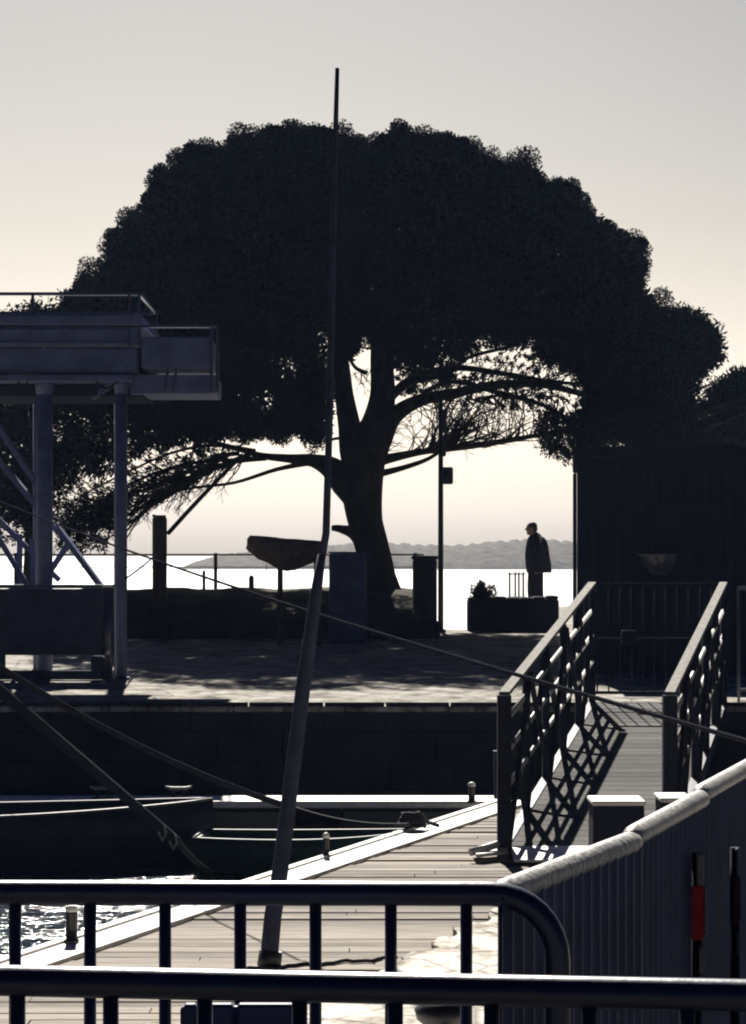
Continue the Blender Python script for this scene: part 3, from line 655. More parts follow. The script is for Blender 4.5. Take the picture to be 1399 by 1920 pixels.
# base skirt, lower rail and wheel carriages
gbox('base_panel', -200, 214, 1104, 1228, -0.05, 0.02, 'skirt'); 
gbox('cap_rail', -200, 216, 1096, 1103, -0.08, 0.06, 'steel', 0.005)
gbox('lower_rail', -200, 176, 1257, 1274, -0.05, 0.05, 'skirt')
gbox('wheel_carriage', 172, 196, 1230, 1274, -0.06, 0.10, 'skirt', 0.02)
for x0, x1 in ((196,214),):
    mb = MB(); a = gl(205,1100,-0.05); b = gl(205,1273,-0.05); b.z = 0.0; mb.tube([b,a],0.045,12); mb.tube([b,(b.x,b.y,0.04)],0.07,14); mb.build('jack', 'steel', gr)
    mb = MB(); c = gl(205,1101,-0.05); mb.box(c.x-0.065,c.x+0.065,-0.11,0.0,c.z,c.z+0.025,bev=0.005); mb.build('jack_plate', 'white', gr); mb = MB(); c = gl(205,1222,-0.1); mb.blob(c,0.03,0.03,0.03); mb.build('jack_knob', 'white', gr)
mb = MB(); q = gl(10,1250,0); mb.prism([(q.x-0.5,-0.05),(q.x,-0.05),(q.x,0.05),(q.x-0.5,0.05)], gl(0,1258).z, gl(0,1228).z); mb.build('gusset', 'skirt', gr)
# little bollard on the quay edge at left
c = PZ(24,1318,1.13); mb = MB(); mb.lathe([(0.05,0),(0.035,0.02),(0.032,0.11),(0.05,0.13),(0.02,0.15)], n=12)
tag(mb.build('quay_bollard', 'cast', None, (c.x, 23.15, 1.135)), 'tiny black bollard on the bright quay edge at far left', 'bollard')

# ------------------------------------------------------------------ things on the promenade
# rough timber pile
c = P(300,1105,35.9); root = empty('timber_pile', (c.x,35.9,1.9), 0, 'thick upright timber pile left of the pine, its top notched', 'post')
zt = P(300,966,35.9).z-1.9; mb = MB(); mb.box(-0.105,0.105,-0.1,0.1,-0.25,zt-0.03,bev=0.02); mb.build('shaft', 'wood_post', root)
mb = MB(); mb.box(-0.105,-0.07,-0.1,0.1,zt-0.029,zt+0.01,bev=0.005); mb.box(-0.06,0.095,-0.09,0.09,zt-0.029,zt,bev=0.01); mb.build('notched_top', 'wood_post', root)
sag_line(P(316,1000,36.0), P(455,853,37.2), -0.02, 0.035, 'bark', 'slanting wooden prop from the timber pile up to the pine limb', 10, 'prop', 'branch_prop')
sag_line(P(300,1032,35.7), P(236,1085,26.4), 0.02, 0.012, 'rope', 'short rope from the timber pile down to the hoist leg', 16)
# brown pillar
c = P(797,1183,36.2); root = empty('wooden_pillar', (c.x,36.2,G(36.2)), 0, 'square brown pillar right of the pine, beside the thin pole', 'pillar')
h = P(0,1042,36.2).z-G(36.2); wd = 45*36.2/F/2; mb = MB(); mb.box(-wd,wd,-wd,wd,0,h-0.06,bev=0.02); mb.build('shaft', 'wood_post', root)
mb = MB(); mb.box(-wd-0.02,wd+0.02,-wd-0.02,wd+0.02,h-0.06,h,bev=0.02); mb.build('cap', 'wood_post', root)
# thin pole with boxes
c = P(827,1180,36.6); root = empty('signal_pole', (c.x,36.6,G(36.6)), 0, 'tall thin pole carrying three small boxes, beside the brown pillar', 'pole')
ht = P(0,752,36.6).z-G(36.6); mb = MB(); mb.tube([(0,0,0),(0,0,ht)],[0.045,0.036],12); mb.tube([(0,0,0),(0,0,0.05)],0.08,12); mb.build('pole', 'cast', root)
def pbox(nm, y0, y1, x0, x1):
    z0 = P(0,y1,36.6).z-G(36.6); z1 = P(0,y0,36.6).z-G(36.6); mb = MB(); mb.box((x0-827)*36.6/F,(x1-827)*36.6/F,-0.09,0.09,z0,z1,bev=0.02); mb.build(nm,'cast',root)
pbox('speaker_box',768,812,829,838); pbox('bracket',828,856,829,837); pbox('lamp_box',876,908,829,850)
mb = MB(); z = P(0,892,36.6).z-G(36.6); mb.lathe([(0.07,0),(0.07,0.02),(0.05,0.03)], n=14); o = mb.build('lens','lens_brown',root,((841-827)*36.6/F,-0.092,z)); o.rotation_euler = (PI/2,0,0)
# utility cabinet with white lid
c = P(653,1198,34); root = empty('utility_cabinet', (c.x,34.0,G(34)), 0, 'blue grey cabinet in front of the pine, right of the leaning mast', 'cabinet')
h = P(0,1037,34).z-G(34); hw = 70*34/F/2; mb = MB(); mb.box(-hw,hw,-0.25,0.25,0,h,bev=0.025); mb.build('body', 'blue_paint', root)
mb = MB(); mb.box(-hw-0.02,hw+0.02,-0.27,0.27,h+0.001,h+0.02,bev=0.008); mb.build('lid', 'blue_paint', root)
mb = MB(); mb.box(-hw+0.05,hw-0.05,-0.262,-0.252,0.1,h-0.1,bev=0.004); mb.build('door', 'blue_paint', root)
# tarpaulin covered small hull on a stand
c = P(537,1105,33.5); D = 33.5; s_ = D/F
root = empty('covered_dinghy', (c.x, D, G(D)), 0, 'small hull wrapped in brown tarpaulin, raised on two posts left of the mast', 'boat')
prof_t = [(466,1008),(472,1003),(520,1008),(565,1012),(608,1015)]
secs = [(464,1010,1030,0.05),(470,1004,1036,0.14),(484,1004,1048,0.24),(500,1006,1055,0.28),(520,1008,1066,0.32),(538,1010,1072,0.33),(556,1011,1069,0.32),(574,1013,1062,0.28),(590,1014,1055,0.22),(604,1015,1050,0.12),(610,1018,1040,0.04)]
v = []; f = []; n = 14
for px, yt, yb, ry in secs:
    zt = P(px,yt,D).z-G(D); zb = P(px,yb,D).z-G(D)
    for k in range(n):
        a = 2*PI*k/n; cc = math.cos(a); ss = math.sin(a)
        zz = (zt+zb)/2+(zt-zb)/2*(ss if ss < 0 else min(1,ss*1.25)); v.append(((px-537)*s_, ry*cc*(1 if ss > -0.2 else 0.9), zz+random.uniform(-.008,.008)))
for i in range(len(secs)-1):
    for k in range(n): f.append((i*n+k, i*n+(k+1)%n, (i+1)*n+(k+1)%n, (i+1)*n+k))
f.append(tuple(range(n))); f.append(tuple((len(secs)-1)*n+k for k in range(n)))
mb = MB(); mb.add(v, f, True); mb.build('tarpaulin', 'tarp', root)
for px, w_ in ((526,0.055),(597,0.07)):
    mb = MB(); x = (px-537)*s_; mb.bar((x,0,0),(x,0,P(0,1045,D).z-G(D)),w_*1.4,w_*1.4); mb.bar((x,-0.3,0.03),(x,0.3,0.03),w_,w_); mb.build('stand_post', 'wood_post', root)
mb = MB(); mb.tube([((500-537)*s_,0,P(0,1058,D).z-G(D)),((500-537)*s_,0.02,P(0,1096,D).z-G(D))],0.007,6)
mb.tube([((467-537)*s_,0,P(0,1015,D).z-G(D)),((463-537)*s_,0,P(0,1028,D).z-G(D)),((470-537)*s_,0,P(0,1036,D).z-G(D))],0.012,6); mb.build('lashing', 'rope', root)
# small posts at the water edge of the mound
for px, yt, w_, lab in ((472,1075,10,'short mooring stub on the mound left of the covered dinghy'),(383,1066,6,'thin short stake on the mound in mid distance')):
    c = P(px,yt,40.2); mb = MB(); mb.lathe([(w_*40/F/2*1.3,0),(w_*40/F/2,0.1),(w_*40/F/2,c.z-2.02),(0.02,c.z-1.98)], n=12)
    tag(mb.build('mooring_stub', 'wood_post', None, (c.x,40.2,1.95)), lab, 'post')
# thin railing at water edge behind
fn = empty('waterside_railing', (-8.4,41.6,1.5), 0, 'thin low railing against the bright water behind the pine', 'railing')
zz = P(0,1040,41.6).z-1.5
mb = MB(); mb.bar((0,0,zz),(9.3,0,zz),0.03,0.03); mb.bar((0,0,zz-0.22),(9.3,0,zz-0.22),0.015,0.015); mb.build('rail', 'wood_post', fn)
mb = MB(); mb.bar((0,0,-0.1),(0,0,zz+0.03),0.06,0.06); b0 = mb.build('post', 'wood_post', fn)
for i in range(6):
    b = b0 if i == 0 else b0.copy()
    if i: COL.objects.link(b); b.parent = fn
    b.location = (0.3+1.77*i,0,0)
# low wall block with round shrub, chair bars
c = P(962,1183,37.1); root = empty('low_wall', (c.x,37.1,G(37.1)), 0, 'low dark wall block by the water, in front of the standing person', 'wall')
hw = 170*37.1/F/2; h = P(0,1118,37.1).z-G(37.1); mb = MB(); mb.box(-hw,hw,-0.2,0.3,0,h-0.05,bev=0.02); mb.build('body', 'stone', root); nb = 7
mb = MB()
for q in range(7): x0 = -hw+2*hw*q/7; mb.box(x0+0.004,x0+2*hw/7-0.004,-0.23+random.uniform(-.02,.02),0.33,h-0.05,h+random.uniform(-0.03,0.02),bev=0.03)
mb.build('coping', 'stone', root)
# round shrub sitting on wall
def leaf_cloud(cs, rad, per, size, wid, squash=1.0):
    """cs: centres (n,3); tufts of needle quads"""
    n = len(cs)*per
    c = np.repeat(cs, per, axis=0); r_ = np.repeat(rad, per)
    d = rng.normal(size=(n,3)); d /= np.linalg.norm(d,axis=1,keepdims=True)
    rr = r_*(rng.random(n)**0.45); p = c+d*rr[:,None]*np.array([1,1,squash])
    a = d+rng.normal(size=(n,3))*0.5; a /= np.linalg.norm(a,axis=1,keepdims=True)
    b = np.cross(a, rng.normal(size=(n,3))); b /= np.linalg.norm(b,axis=1,keepdims=True)
    L = size*(0.6+0.8*rng.random(n))[:,None]; W = wid*(0.6+0.8*rng.random(n))[:,None]
    v = np.stack([p-a*L/2, p+b*W/2, p+a*L/2, p-b*W/2], axis=1).reshape(-1,3)
    return v
def leaf_obj(name, v, parent, m='needles'):
    nq = len(v)//4; me = bpy.data.meshes.new(name); me.vertices.add(len(v)); me.vertices.foreach_set('co', v.astype(np.float32).ravel())
    me.loops.add(nq*4); me.loops.foreach_set('vertex_index', np.arange(nq*4,dtype=np.int32))
    me.polygons.add(nq); me.polygons.foreach_set('loop_start', np.arange(nq,dtype=np.int32)*4); me.polygons.foreach_set('loop_total', np.full(nq,4,dtype=np.int32))
    me.update(calc_edges=True); me.materials.append(M[m]); o = bpy.data.objects.new(name, me); COL.objects.link(o); o.parent = parent
    return o
c = P(908,1110,37.2); root = empty('round_shrub', (c.x,37.15,G(37.1)+h), 0, 'small round shrub on top of the low wall block', 'shrub')
dd = rng.normal(size=(60,3)); dd /= np.linalg.norm(dd,axis=1,keepdims=True); cs = dd*np.array([0.20,0.16,0.17])*(0.5+0.5*rng.random((60,1)))+np.array([0,0,0.06])
leaf_obj('foliage', leaf_cloud(cs, np.full(60,0.06), 30, 0.05, 0.025), root)
mb = MB(); mb.tube([(0,0,0),(0,0,0.1)],0.03,8); mb.build('stem','bark',root)
c = P(969,1115,39.5); root = empty('slatted_seat', (c.x,39.5,G(39.5)), 0, 'upright slatted seat back left of the standing person', 'seat')
ht = P(0,1074,39.5).z-G(39.5); mb = MB()
for x, q in ((-0.115,0.06),(-0.02,0.04),(0.04,0.04),(0.115,0.06)): mb.bar((x,0,0.4 if abs(x)<0.1 else 0),(x,0,ht+0.01),q,0.03)
mb.bar((-0.14,0.02,ht-0.02),(0.14,0.02,ht-0.02),0.03,0.02); mb.build('backrest', 'wood_post', root)
mb = MB(); mb.box(-0.15,0.15,-0.4,-0.02,0.42,0.45,bev=0.01); mb.build('seat','wood_post',root)
for x in (-0.13,0.13): mb = MB(); mb.bar((x,-0.37,0),(x,-0.37,0.42),0.035,0.03); mb.build('leg','wood_post',root)

# ------------------------------------------------------------------ hut at the right
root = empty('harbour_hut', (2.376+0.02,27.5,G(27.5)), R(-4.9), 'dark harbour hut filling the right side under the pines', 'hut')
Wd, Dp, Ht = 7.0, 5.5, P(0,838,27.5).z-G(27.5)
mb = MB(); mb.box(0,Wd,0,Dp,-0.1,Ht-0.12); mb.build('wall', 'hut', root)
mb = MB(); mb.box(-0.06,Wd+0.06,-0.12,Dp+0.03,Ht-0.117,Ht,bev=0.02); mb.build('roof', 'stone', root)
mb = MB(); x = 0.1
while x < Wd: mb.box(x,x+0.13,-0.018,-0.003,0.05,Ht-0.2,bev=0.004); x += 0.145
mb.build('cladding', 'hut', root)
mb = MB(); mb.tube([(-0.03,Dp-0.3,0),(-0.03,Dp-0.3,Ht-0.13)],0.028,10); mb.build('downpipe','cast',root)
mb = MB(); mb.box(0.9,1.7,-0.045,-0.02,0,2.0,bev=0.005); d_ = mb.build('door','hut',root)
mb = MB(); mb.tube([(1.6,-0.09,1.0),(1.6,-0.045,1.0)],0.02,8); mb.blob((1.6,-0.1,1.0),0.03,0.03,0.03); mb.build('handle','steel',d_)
# half-round wall basket
c = P(1235,1040,27.2); root2 = empty('wall_basket', (c.x,27.26,c.z), R(-4.9), 'faint half-round wall basket on the front of the dark hut', 'basket')
v = []; f = []; n = 14; m_ = 7
for j in range(m_+1):
    th = PI/2*j/m_
    for i in range(n+1):
        ph = PI*i/n; r0 = 0.22*math.cos(th)**0.8 if j < m_ else 0.0
        v.append((-math.cos(ph)*r0+0.03*math.sin(th), -math.sin(ph)*r0*0.8, -0.25*math.sin(th)))
for j in range(m_):
    for i in range(n): a = j*(n+1)+i; f.append((a,a+1,a+n+2,a+n+1))
mb = MB(); mb.add(v, f, True); mb.build('bowl','glassy',root2)
mb = MB(); mb.tube([(-math.cos(PI*i/16)*0.225,-math.sin(PI*i/16)*0.18,0.0) for i in range(17)],0.008,6); mb.build('rim','pale_tube',root2)

# ------------------------------------------------------------------ person
def person():
    D = 42.0; g = G(D); c = P(1003,1150,D)
    root = empty('person', (c.x,D,g), 0, 'person in a dark coat standing side-on facing left by the water', 'person')
    Hh = P(0,978,D).z-g                      # 1.69
    k = Hh/1.72
    J = [ (0.0,0,0.92),(0.0,0,1.05),(0.01,0,1.22),(0.015,0,1.38),(-0.02,0,1.46),(-0.045,0,1.52),(-0.06,0,1.60),(-0.06,0,1.67), # pelvis..crown 0-7
          (0.03,0.16,1.39),(0.07,0.21,1.13),(0.02,0.18,0.92),(0.0,0.16,0.84),   # far arm 8-11
          (0.03,-0.16,1.39),(0.10,-0.21,1.14),(0.12,-0.15,0.94),(0.13,-0.10,0.88), # near arm 12-15
          (-0.01,0.09,0.86),(-0.05,0.10,0.48),(-0.04,0.10,0.10),(-0.16,0.10,0.045), # leg 16-19
          (0.05,-0.09,0.86),(0.07,-0.10,0.48),(0.12,-0.10,0.10),(0.01,-0.11,0.045)]
    E = [(0,1),(1,2),(2,3),(3,4),(4,5),(5,6),(6,7),(3,8),(8,9),(9,10),(10,11),(3,12),(12,13),(13,14),(14,15),(0,16),(16,17),(17,18),(18,19),(0,20),(20,21),(21,22),(22,23)]
    Rr = [0.14,0.135,0.135,0.12,0.06,0.055,0.088,0.07, 0.06,0.048,0.036,0.032, 0.06,0.048,0.036,0.032, 0.115,0.085,0.06,0.045, 0.115,0.085,0.06,0.045]
    RY = [0.17,0.155,0.17,0.17,0.06,0.055,0.078,0.062]+Rr[8:]
    me = bpy.data.meshes.new('body'); me.from_pydata([(x*k,y*k,z*k) for x,y,z in J], E, [])
    o = bpy.data.objects.new('body', me); COL.objects.link(o); bpy.context.view_layer.objects.active = o
    md = o.modifiers.new('skin','SKIN'); o.modifiers.new('sub','SUBSURF').levels = 2; o.modifiers['sub'].render_levels = 2
    sv = me.skin_vertices[0].data
    for i, r_ in enumerate(Rr): sv[i].radius = (r_*k, RY[i]*k); 
    sv[0].use_root = True
    dg = bpy.context.evaluated_depsgraph_get(); me2 = bpy.data.meshes.new_from_object(o.evaluated_get(dg)); bpy.data.objects.remove(o)
    me2.materials.clear(); me2.materials.append(M['trouser']); me2.materials.append(M['skin']); me2.name = 'body'
    for p in me2.polygons:
        p.use_smooth = True
        if p.center.z > 1.47*k or (p.center.z < 0.93*k and abs(p.center.y) > 0.135*k and p.center.z > 0.8*k) : p.material_index = 1
    o = bpy.data.objects.new('body', me2); COL.objects.link(o); o.parent = root
    # face features
    mb = MB(); mb.blob((-0.058*k,0,1.585*k),0.098*k,0.077*k,0.122*k,16,12); mb.blob((-0.095*k,0,1.515*k),0.05*k,0.05*k,0.045*k,12,8); mb.blob((-0.155*k,0,1.585*k),0.022,0.014,0.022,8,6); mb.blob((-0.135*k,0,1.548*k),0.015,0.022,0.008,8,6); mb.blob((-0.05*k,0.083*k,1.59*k),0.02,0.01,0.03,8,6); mb.blob((-0.05*k,-0.083*k,1.59*k),0.02,0.01,0.03,8,6); mb.build('face','skin',root)
    # fingers on the two hands
    mb = MB()
    for hx, hy in ((0.0,0.16),(0.13,-0.10)):
        for q in range(4):
            x0 = (hx-0.025+0.017*q)*k; L = (0.075,0.085,0.08,0.062)[q]; z0 = (0.845 if hx < 0.05 else 0.875)*k
            mb.tube([(x0,hy*k,z0),(x0-0.006,hy*k,z0-L*0.55),(x0-0.016,hy*k+0.004,z0-L)],[0.0095,0.0085,0.006],6)
        mb.tube([((hx-0.035)*k,hy*k,z0+0.02),((hx-0.055)*k,hy*k,z0-0.015),((hx-0.06)*k,hy*k,z0-0.045)],[0.011,0.0095,0.007],6)
    mb.build('hand','skin',root)
    # hair cap
    mb = MB(); mb.blob((-0.04*k,0,1.632*k),0.092*k,0.083*k,0.086*k,14,10); mb.blob((-0.01,0,1.59*k),0.065*k,0.08*k,0.08*k,12,8); mb.build('hair','hair',root)
    # coat: lofted shell to mid thigh with sleeves
    st = [(1.475,0.0,0.08,0.09),(1.43,0.03,0.15,0.17),(1.38,0.04,0.18,0.21),(1.25,0.05,0.21,0.22),(1.1,0.05,0.225,0.21),(0.95,0.065,0.235,0.22),(0.82,0.075,0.23,0.22),(0.79,0.08,0.22,0.215)]
    v = []; f = []; n = 20
    for z, cx, rx, ry in st:
        for q in range(n):
            a = 2*PI*q/n; wv = 1+0.02*math.sin(5*a+z*9); v.append(((cx+rx*math.cos(a)*wv)*k, ry*math.sin(a)*k*wv, z*k))
    for i in range(len(st)-1):
        for q in range(n): f.append((i*n+q,(i+1)*n+q,(i+1)*n+(q+1)%n,i*n+(q+1)%n))
    mb = MB(); mb.add(v, f, True)
    for arm in ([(0.03,0.17,1.40),(0.07,0.215,1.13),(0.02,0.185,0.91)],[(0.03,-0.17,1.40),(0.105,-0.215,1.14),(0.12,-0.155,0.94)]):
        mb.tube([tuple(q*k for q in p) for p in arm],[0.075*k,0.062*k,0.05*k],12)
    mb.tube([(0.05*k,0,1.41*k),(-0.02*k,0,1.49*k)],[0.10*k,0.072*k],14)
    mb.build('coat','cloth',root)
    for y0, x0 in ((0.10,-0.07),(-0.11,0.09)):
        mb = MB(); mb.blob(((x0-0.03)*k,y0*k,0.04),0.14,0.05,0.042,12,8); mb.build('shoe','cast',root)
person()

# ------------------------------------------------------------------ pines
def in_poly(pts, poly):
    x, y = pts[:,0], pts[:,1]; ins = np.zeros(len(pts), bool); n = len(poly); j = n-1
    for i in range(n):
        xi, yi = poly[i]; xj, yj = poly[j]
        c = ((yi > y) != (yj > y)) & (x < (xj-xi)*(y-yi)/(yj-yi+1e-9)+xi); ins ^= c; j = i
    return ins
def edge_dist(pts, poly):
    d = np.full(len(pts), 1e9); n = len(poly)
    for i in range(n):
        a = np.array(poly[i],float); b = np.array(poly[(i+1)%n],float); ab = b-a
        t = np.clip(((pts-a)@ab)/(ab@ab+1e-9),0,1); q = a+t[:,None]*ab; d = np.minimum(d, np.linalg.norm(pts-q,axis=1))
    return d
def outline(D0, n, poly, holes=(), inset=8, dep=4.2, hscale=1.0):
    """tuft centres filling the crown whose outline this is, at distance D0, with real depth"""
    xs = [p[0] for p in poly]; ys = [p[1] for p in poly]; out = []
    while len(out) < n:
        c = np.stack([rng.uniform(min(xs),max(xs),n*2), rng.uniform(min(ys),max(ys),n*2)],1)
        ok = in_poly(c, poly); c = c[ok]; e = edge_dist(c, poly); c = c[e > inset]; e = e[e > inset]
        keep = np.ones(len(c), bool)
        for hx, hy, rx, ry in holes: keep &= (((c[:,0]-hx)/(rx*hscale))**2+((c[:,1]-hy)/(ry*hscale))**2) > 1
        c = c[keep]; e = e[keep]
        hd = dep*np.sqrt(np.clip(1-(1-np.clip(e/260,0,1))**2,0.004,1))
        for (px,py), h_ in zip(c, hd):
            D = D0+h_*rng.uniform(-1,1); k = D0/D; q = np.array([[700+(px-700)*k, 1042+(py-1042)*k]])
            if k > 1 and not (in_poly(q, poly)[0] and edge_dist(q, poly)[0] > inset*0.5): continue
            out.append(((px-700)/F*D0, D, CAMZ+(1042-py)/F*D0))
    return np.array(out[:n])
TD = 38.0
main_poly = [(105,575),(150,525),(200,495),(212,440),(250,398),(285,350),(325,315),(350,278),(410,275),(470,252),(510,242),(570,232),(640,252),(700,258),(750,248),(830,258),(872,265),(930,305),(985,300),(1030,338),(1075,352),(1110,408),(1150,428),(1198,450),(1218,482),(1190,520),(1225,560),(1232,600),(1210,700),(1130,750),(1080,700),(1000,660),(940,665),(890,690),(860,722),(800,728),(748,735),(738,690),(722,660),(690,655),(650,680),(628,740),(622,800),(600,858),(540,838),(480,825),(400,828),(300,810),(230,790),(150,760),(100,700)]
holes = [(490,672,20,16),(548,692,20,22),(610,640,14,26),(470,742,34,15),(490,828,10,6),(560,832,26,13),(380,760,16,14),(640,795,18,52),(683,740,26,80),(703,684,9,14),(800,575,8,6),(815,568,10,6),(925,665,46,26),(1000,665,30,26),(1110,665,16,12),(762,700,22,18),(803,698,18,20),(870,690,34,12),(700,592,10,5)]
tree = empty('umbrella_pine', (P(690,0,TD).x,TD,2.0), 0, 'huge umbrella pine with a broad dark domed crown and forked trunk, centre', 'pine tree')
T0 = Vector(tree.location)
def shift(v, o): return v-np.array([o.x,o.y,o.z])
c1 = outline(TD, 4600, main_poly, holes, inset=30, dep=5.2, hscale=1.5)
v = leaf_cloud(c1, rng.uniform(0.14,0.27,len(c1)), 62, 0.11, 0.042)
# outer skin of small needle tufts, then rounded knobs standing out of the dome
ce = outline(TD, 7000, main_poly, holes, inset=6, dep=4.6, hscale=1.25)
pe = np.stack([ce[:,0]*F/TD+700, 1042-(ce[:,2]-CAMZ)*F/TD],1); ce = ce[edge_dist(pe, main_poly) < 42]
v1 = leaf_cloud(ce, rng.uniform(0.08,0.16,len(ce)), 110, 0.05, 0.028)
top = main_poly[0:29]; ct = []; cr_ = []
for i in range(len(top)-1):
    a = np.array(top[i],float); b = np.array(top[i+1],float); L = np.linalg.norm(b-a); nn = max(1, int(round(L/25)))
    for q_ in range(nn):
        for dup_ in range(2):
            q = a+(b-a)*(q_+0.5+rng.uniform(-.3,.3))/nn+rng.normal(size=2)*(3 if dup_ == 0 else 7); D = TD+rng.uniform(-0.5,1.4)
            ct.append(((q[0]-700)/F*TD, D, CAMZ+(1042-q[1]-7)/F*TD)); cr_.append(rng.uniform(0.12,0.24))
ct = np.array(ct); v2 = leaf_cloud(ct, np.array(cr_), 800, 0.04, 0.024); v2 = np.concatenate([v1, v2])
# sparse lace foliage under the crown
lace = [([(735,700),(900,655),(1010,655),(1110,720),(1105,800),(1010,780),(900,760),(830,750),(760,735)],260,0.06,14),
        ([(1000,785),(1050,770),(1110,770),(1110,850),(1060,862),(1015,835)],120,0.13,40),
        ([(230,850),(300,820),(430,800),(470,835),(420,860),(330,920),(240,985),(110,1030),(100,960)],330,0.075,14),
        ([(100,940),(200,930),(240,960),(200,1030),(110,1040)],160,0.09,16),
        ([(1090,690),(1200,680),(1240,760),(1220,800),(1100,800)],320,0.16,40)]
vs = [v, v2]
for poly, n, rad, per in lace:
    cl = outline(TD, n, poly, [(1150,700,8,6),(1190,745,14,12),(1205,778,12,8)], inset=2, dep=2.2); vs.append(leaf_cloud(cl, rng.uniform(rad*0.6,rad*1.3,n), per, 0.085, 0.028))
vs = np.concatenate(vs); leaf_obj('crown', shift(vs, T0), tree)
def limb(mb, pts, D=TD, n=10, wob=0.0):
    P3 = []; rs = []
    for q in pts:
        px, py, w_ = q[:3]; dd = q[3] if len(q) > 3 else 0.0
        p = P(px, py, D); p.y = D+dd; P3.append(p-T0); rs.append(max(w_*D/F/2, 0.004))
    # smooth
    Q = []; W = []
    for i in range(len(P3)-1):
        p0 = P3[max(i-1,0)]; p1 = P3[i]; p2 = P3[i+1]; p3 = P3[min(i+2,len(P3)-1)]
        for s in range(5):
            t = s/5; Q.append(0.5*((2*p1)+(p2-p0)*t+(2*p0-5*p1+4*p2-p3)*t*t+(3*p1-p0-3*p2+p3)*t**3)); W.append(rs[i]+(rs[i+1]-rs[i])*t)
    Q.append(P3[-1]); W.append(rs[-1]); mb.tube(Q, W, n); return Q, W
mb = MB()
limb(mb, [(710,1125,104),(706,1080,74),(699,1030,64),(686,980,66),(680,930,76),(680,880,84),(686,840,86),(706,800,62),(718,740,48),(716,660,42),(720,560,34),(735,460,18)], n=18)
limb(mb, [(682,910,56),(664,850,54),(656,800,44),(646,740,36),(640,680,30),(620,580,22),(600,480,12)], n=14)
limb(mb, [(698,880,40),(718,820,40),(742,778,32),(790,750,24),(850,738,19),(930,722,17),(1010,724,14,-0.4),(1090,745,9,-0.6)], n=12)
limb(mb, [(678,945,50),(648,905,56),(622,878,44),(588,864,25),(545,860,17),(490,853,12,0.3),(440,838,10,0.5),(370,820,7,0.7)], n=12)
limb(mb, [(698,1050,36),(668,1004,26),(640,992,16),(622,990,10)], n=10)
mb.build('trunk', 'bark', tree)
LB = [[(698,868,24),(720,862,20),(760,853,15),(800,846,12),(870,838,12),(940,828,11),(1010,816,8),(1060,810,6)],
      [(694,892,18),(722,886,13),(760,876,10),(800,862,8),(828,845,6)],
      [(720,760,20),(770,712,16),(850,690,12),(940,700,10),(1030,715,8),(1090,720,5)],
      [(790,738,10),(850,715,8),(930,735,10),(1020,760,8),(1090,800,5)],
      [(590,866,12),(520,880,8),(440,905,6),(360,915,5),(300,930,4)],
      [(500,858,12),(430,868,8),(360,895,7),(300,930,7),(200,985,5),(110,1000,3)],
      [(450,850,9),(400,858,7),(340,890,6),(280,915,5),(180,950,4)],
      [(470,852,10),(410,875,7),(330,922,7),(270,960,6),(235,1000,3)],
      [(430,862,7),(350,870,6),(260,900,5),(160,960,4)],
      [(440,848,8),(370,885,6),(310,930,5),(240,965,4),(170,1000,3)],
      [(400,862,6),(320,880,5),(240,925,4),(150,975,3)],
      [(360,895,5),(290,940,4),(250,990,3),(230,1025,2)],
      [(480,846,9),(400,835,7),(320,850,5),(240,885,4),(150,930,3)],
      [(660,830,14),(648,830,8),(636,822,6),(620,825,5)],
      [(690,700,9),(668,690,7),(655,670,6)],
      [(300,930,5),(250,975,4),(200,1010,3),(130,1030,2.5)],
      [(760,720,10),(840,700,8),(880,670,7),(960,650,6)]]
mb = MB()
for pts in LB: limb(mb, pts, n=8)
mb.build('branches', 'bark', tree)
def twigs(n, starts, poly, lenpx, w0, ang0, spread, mb, D=TD, depth=2):
    k = 0; tries = 0
    while k < n and tries < n*20:
        tries += 1
        a, b = random.choice(starts); t = random.random(); x = a[0]+(b[0]-a[0])*t; y = a[1]+(b[1]-a[1])*t
        dy = random.uniform(-1.2,1.2); ang = random.gauss(ang0, spread); L = random.uniform(0.4,1)*lenpx; pts = [(x,y,w0,dy*0.2)]; ok = True
        N = 6
        for i in range(N):
            ang += random.gauss(0,0.28); x += math.cos(ang)*L/N; y -= math.sin(ang)*L/N; pts.append((x,y,w0*(1-0.75*(i+1)/N),dy*(0.2+0.8*(i+1)/N)))
        if not in_poly(np.array([[x,y]]), poly)[0]: continue
        P3 = []
        for px,py,w_,dd in pts: p = P(px,py,D); p.y = D+dd; P3.append(p-T0)
        mb.tube(P3, [max(w_*D/F/2,0.003) for _,_,w_,_ in pts], 4, cap=False); k += 1
        if depth > 0:
            for _ in range(3):
                i = random.randint(2,N-1); x2,y2 = pts[i][:2]; a2 = ang+random.choice((-1,1))*random.uniform(0.4,1.0); q = [P3[i]]
                for s in range(3): a2 += random.gauss(0,0.3); x2 += math.cos(a2)*L/14; y2 -= math.sin(a2)*L/14; p = P(x2,y2,D); p.y = D+pts[i][3]+0.1*s; q.append(p-T0)
                mb.tube(q, [max(w0*0.3*D/F/2,0.003)]*4, 3, cap=False)
mb = MB()
pr = [(730,650),(1110,650),(1110,830),(730,850)]
twigs(70, [((760,853),(1010,818))], pr, 110, 3.2, 1.0, 0.5, mb)
twigs(90, [((770,755),(1080,738))], pr, 100, 3.0, -0.7, 0.8, mb)
twigs(60, [((800,846),(850,842))], pr, 160, 4.0, 0.75, 0.35, mb)
twigs(60, [((770,712),(1060,715))], pr, 90, 3.0, 0.5, 0.9, mb)
pl = [(90,800),(480,800),(480,880),(300,1000),(100,1050)]
twigs(230, [((470,855),(300,925)),((300,925),(110,1000)),((420,862),(180,950))], pl, 110, 3.2, PI+0.35, 0.5, mb)
twigs(60, [((260,900),(110,980))], pl, 90, 3.0, PI+0.9, 0.6, mb)
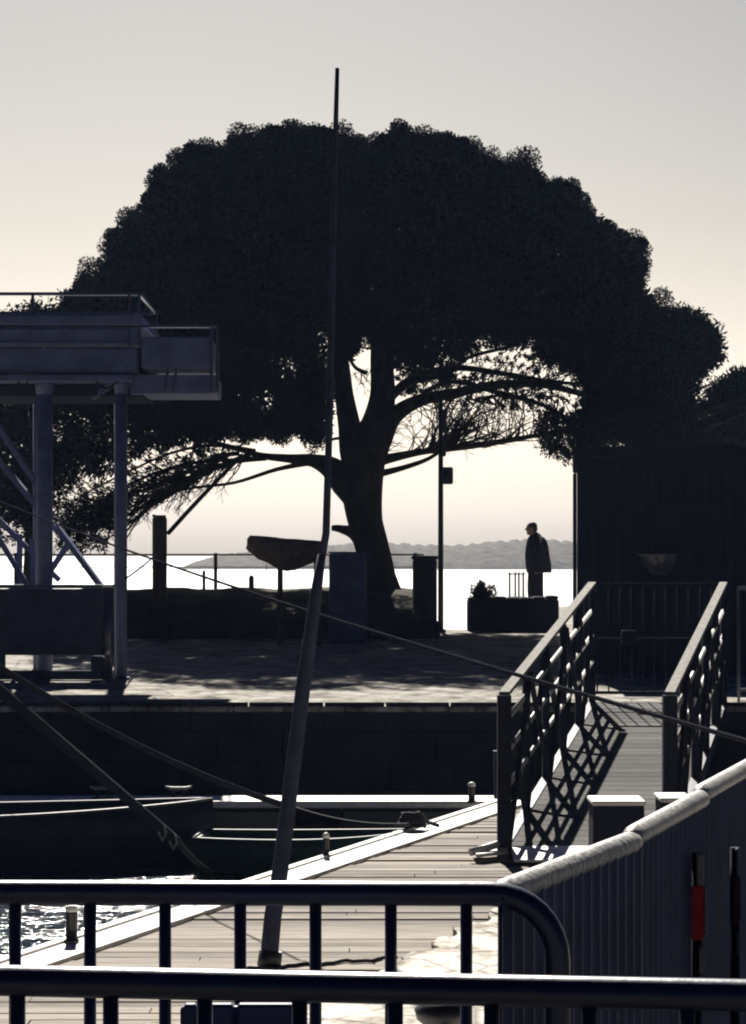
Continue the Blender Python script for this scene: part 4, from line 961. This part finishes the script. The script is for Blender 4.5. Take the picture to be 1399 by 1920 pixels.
twigs(14, [((722,790),(722,850))], [(730,740),(830,740),(830,850),(730,850)], 70, 2.2, 0.3, 0.5, mb)
twigs(8, [((660,700),(700,690))], [(655,680),(712,680),(712,790),(655,790)], 60, 2.0, -PI/2, 0.4, mb)
mb.build('twigs', 'bark', tree)

def pine(label, base_px, D, poly, n, holes=(), dep=2.5, zb=1.5, tr=0.18, rad=(0.16,0.3), inset=10, limbs=()):
    global T0
    root = empty('pine_tree', (P(base_px,0,D).x, D, zb), 0, label, 'pine tree', 'pines standing beside the umbrella pine')
    o = Vector(root.location); c = outline(D, n, poly, holes, inset=inset, dep=dep)
    leaf_obj('crown', shift(leaf_cloud(c, rng.uniform(rad[0],rad[1],n), 60, 0.11, 0.042), o), root)
    T0 = o; mb = MB(); ys = [p[1] for p in poly]; xs = [p[0] for p in poly]; yt = min(ys); cx = sum(xs)/len(xs)
    tz = CAMZ+(1042-(yt*0.7+max(ys)*0.3))/F*D-zb
    mb.tube([(0,0,-0.2),(0.05,0,tz*0.3),(-0.05,0.05,tz*0.6),((cx-base_px)*D/F*0.5,0,tz)], [tr,tr*0.8,tr*0.65,tr*0.3], 12)
    for i in range(9):
        z0 = tz*random.uniform(0.35,0.9); a = random.uniform(0,2*PI); L = random.uniform(1.0,2.2)
        mb.tube([(0,0,z0),(math.cos(a)*L*0.5,math.sin(a)*L*0.5,z0+L*0.25),(math.cos(a)*L,math.sin(a)*L,z0+L*0.4)],[tr*0.35,tr*0.2,0.012],7)
    mb.build('trunk','bark',root)
lh = [(245,835,8,8),(265,842,10,6),(160,880,6,9),(370,825,22,12),(190,910,10,8)]
pine('low spreading dark pine at left behind the boat hoist', 60, 43.0, [(-260,640),(-100,600),(30,585),(70,572),(130,560),(250,600),(400,640),(480,700),(465,790),(400,825),(330,835),(250,850),(200,880),(115,925),(85,990),(20,1020),(-100,1030),(-260,950)], 1900, lh, dep=3.0, zb=1.5, tr=0.22)
pine('round-headed pine rising behind the hut, right of the great crown', 1240, 43.0, [(1150,640),(1200,590),(1250,585),(1290,578),(1330,605),(1355,640),(1352,675),(1318,700),(1300,740),(1310,790),(1330,842),(1200,842),(1090,838),(1090,760),(1120,700)], 1100, [(1180,742,12,10),(1203,778,14,8),(1150,822,24,6),(1215,829,12,5),(1110,800,6,5)], dep=2.4, zb=1.52, tr=0.17)
pine('lower dark pine at the right edge behind the hut', 1440, 45.0, [(1318,745),(1345,715),(1380,695),(1420,690),(1520,700),(1600,760),(1600,860),(1300,860),(1295,790)], 900, [(1340,715,22,14)], dep=2.6, zb=1.52, tr=0.17)

# ------------------------------------------------------------------ air
mb = MB(); mb.box(-300,300,-12,560,-1.4,14)
m = bpy.data.materials.new('haze_air'); m.use_nodes = True; t = m.node_tree; t.nodes.clear(); out = t.nodes.new('ShaderNodeOutputMaterial'); pv = t.nodes.new('ShaderNodeVolumePrincipled')
pv.inputs['Color'].default_value = (0.42,0.6,1.0,1); pv.inputs['Density'].default_value = 0.0002; pv.inputs['Anisotropy'].default_value = 0.3
t.links.new(pv.outputs[0], out.inputs['Volume'])
HAZE = True
if HAZE:
    M['haze'] = m; tag(mb.build('haze', 'haze'), kind='stuff')
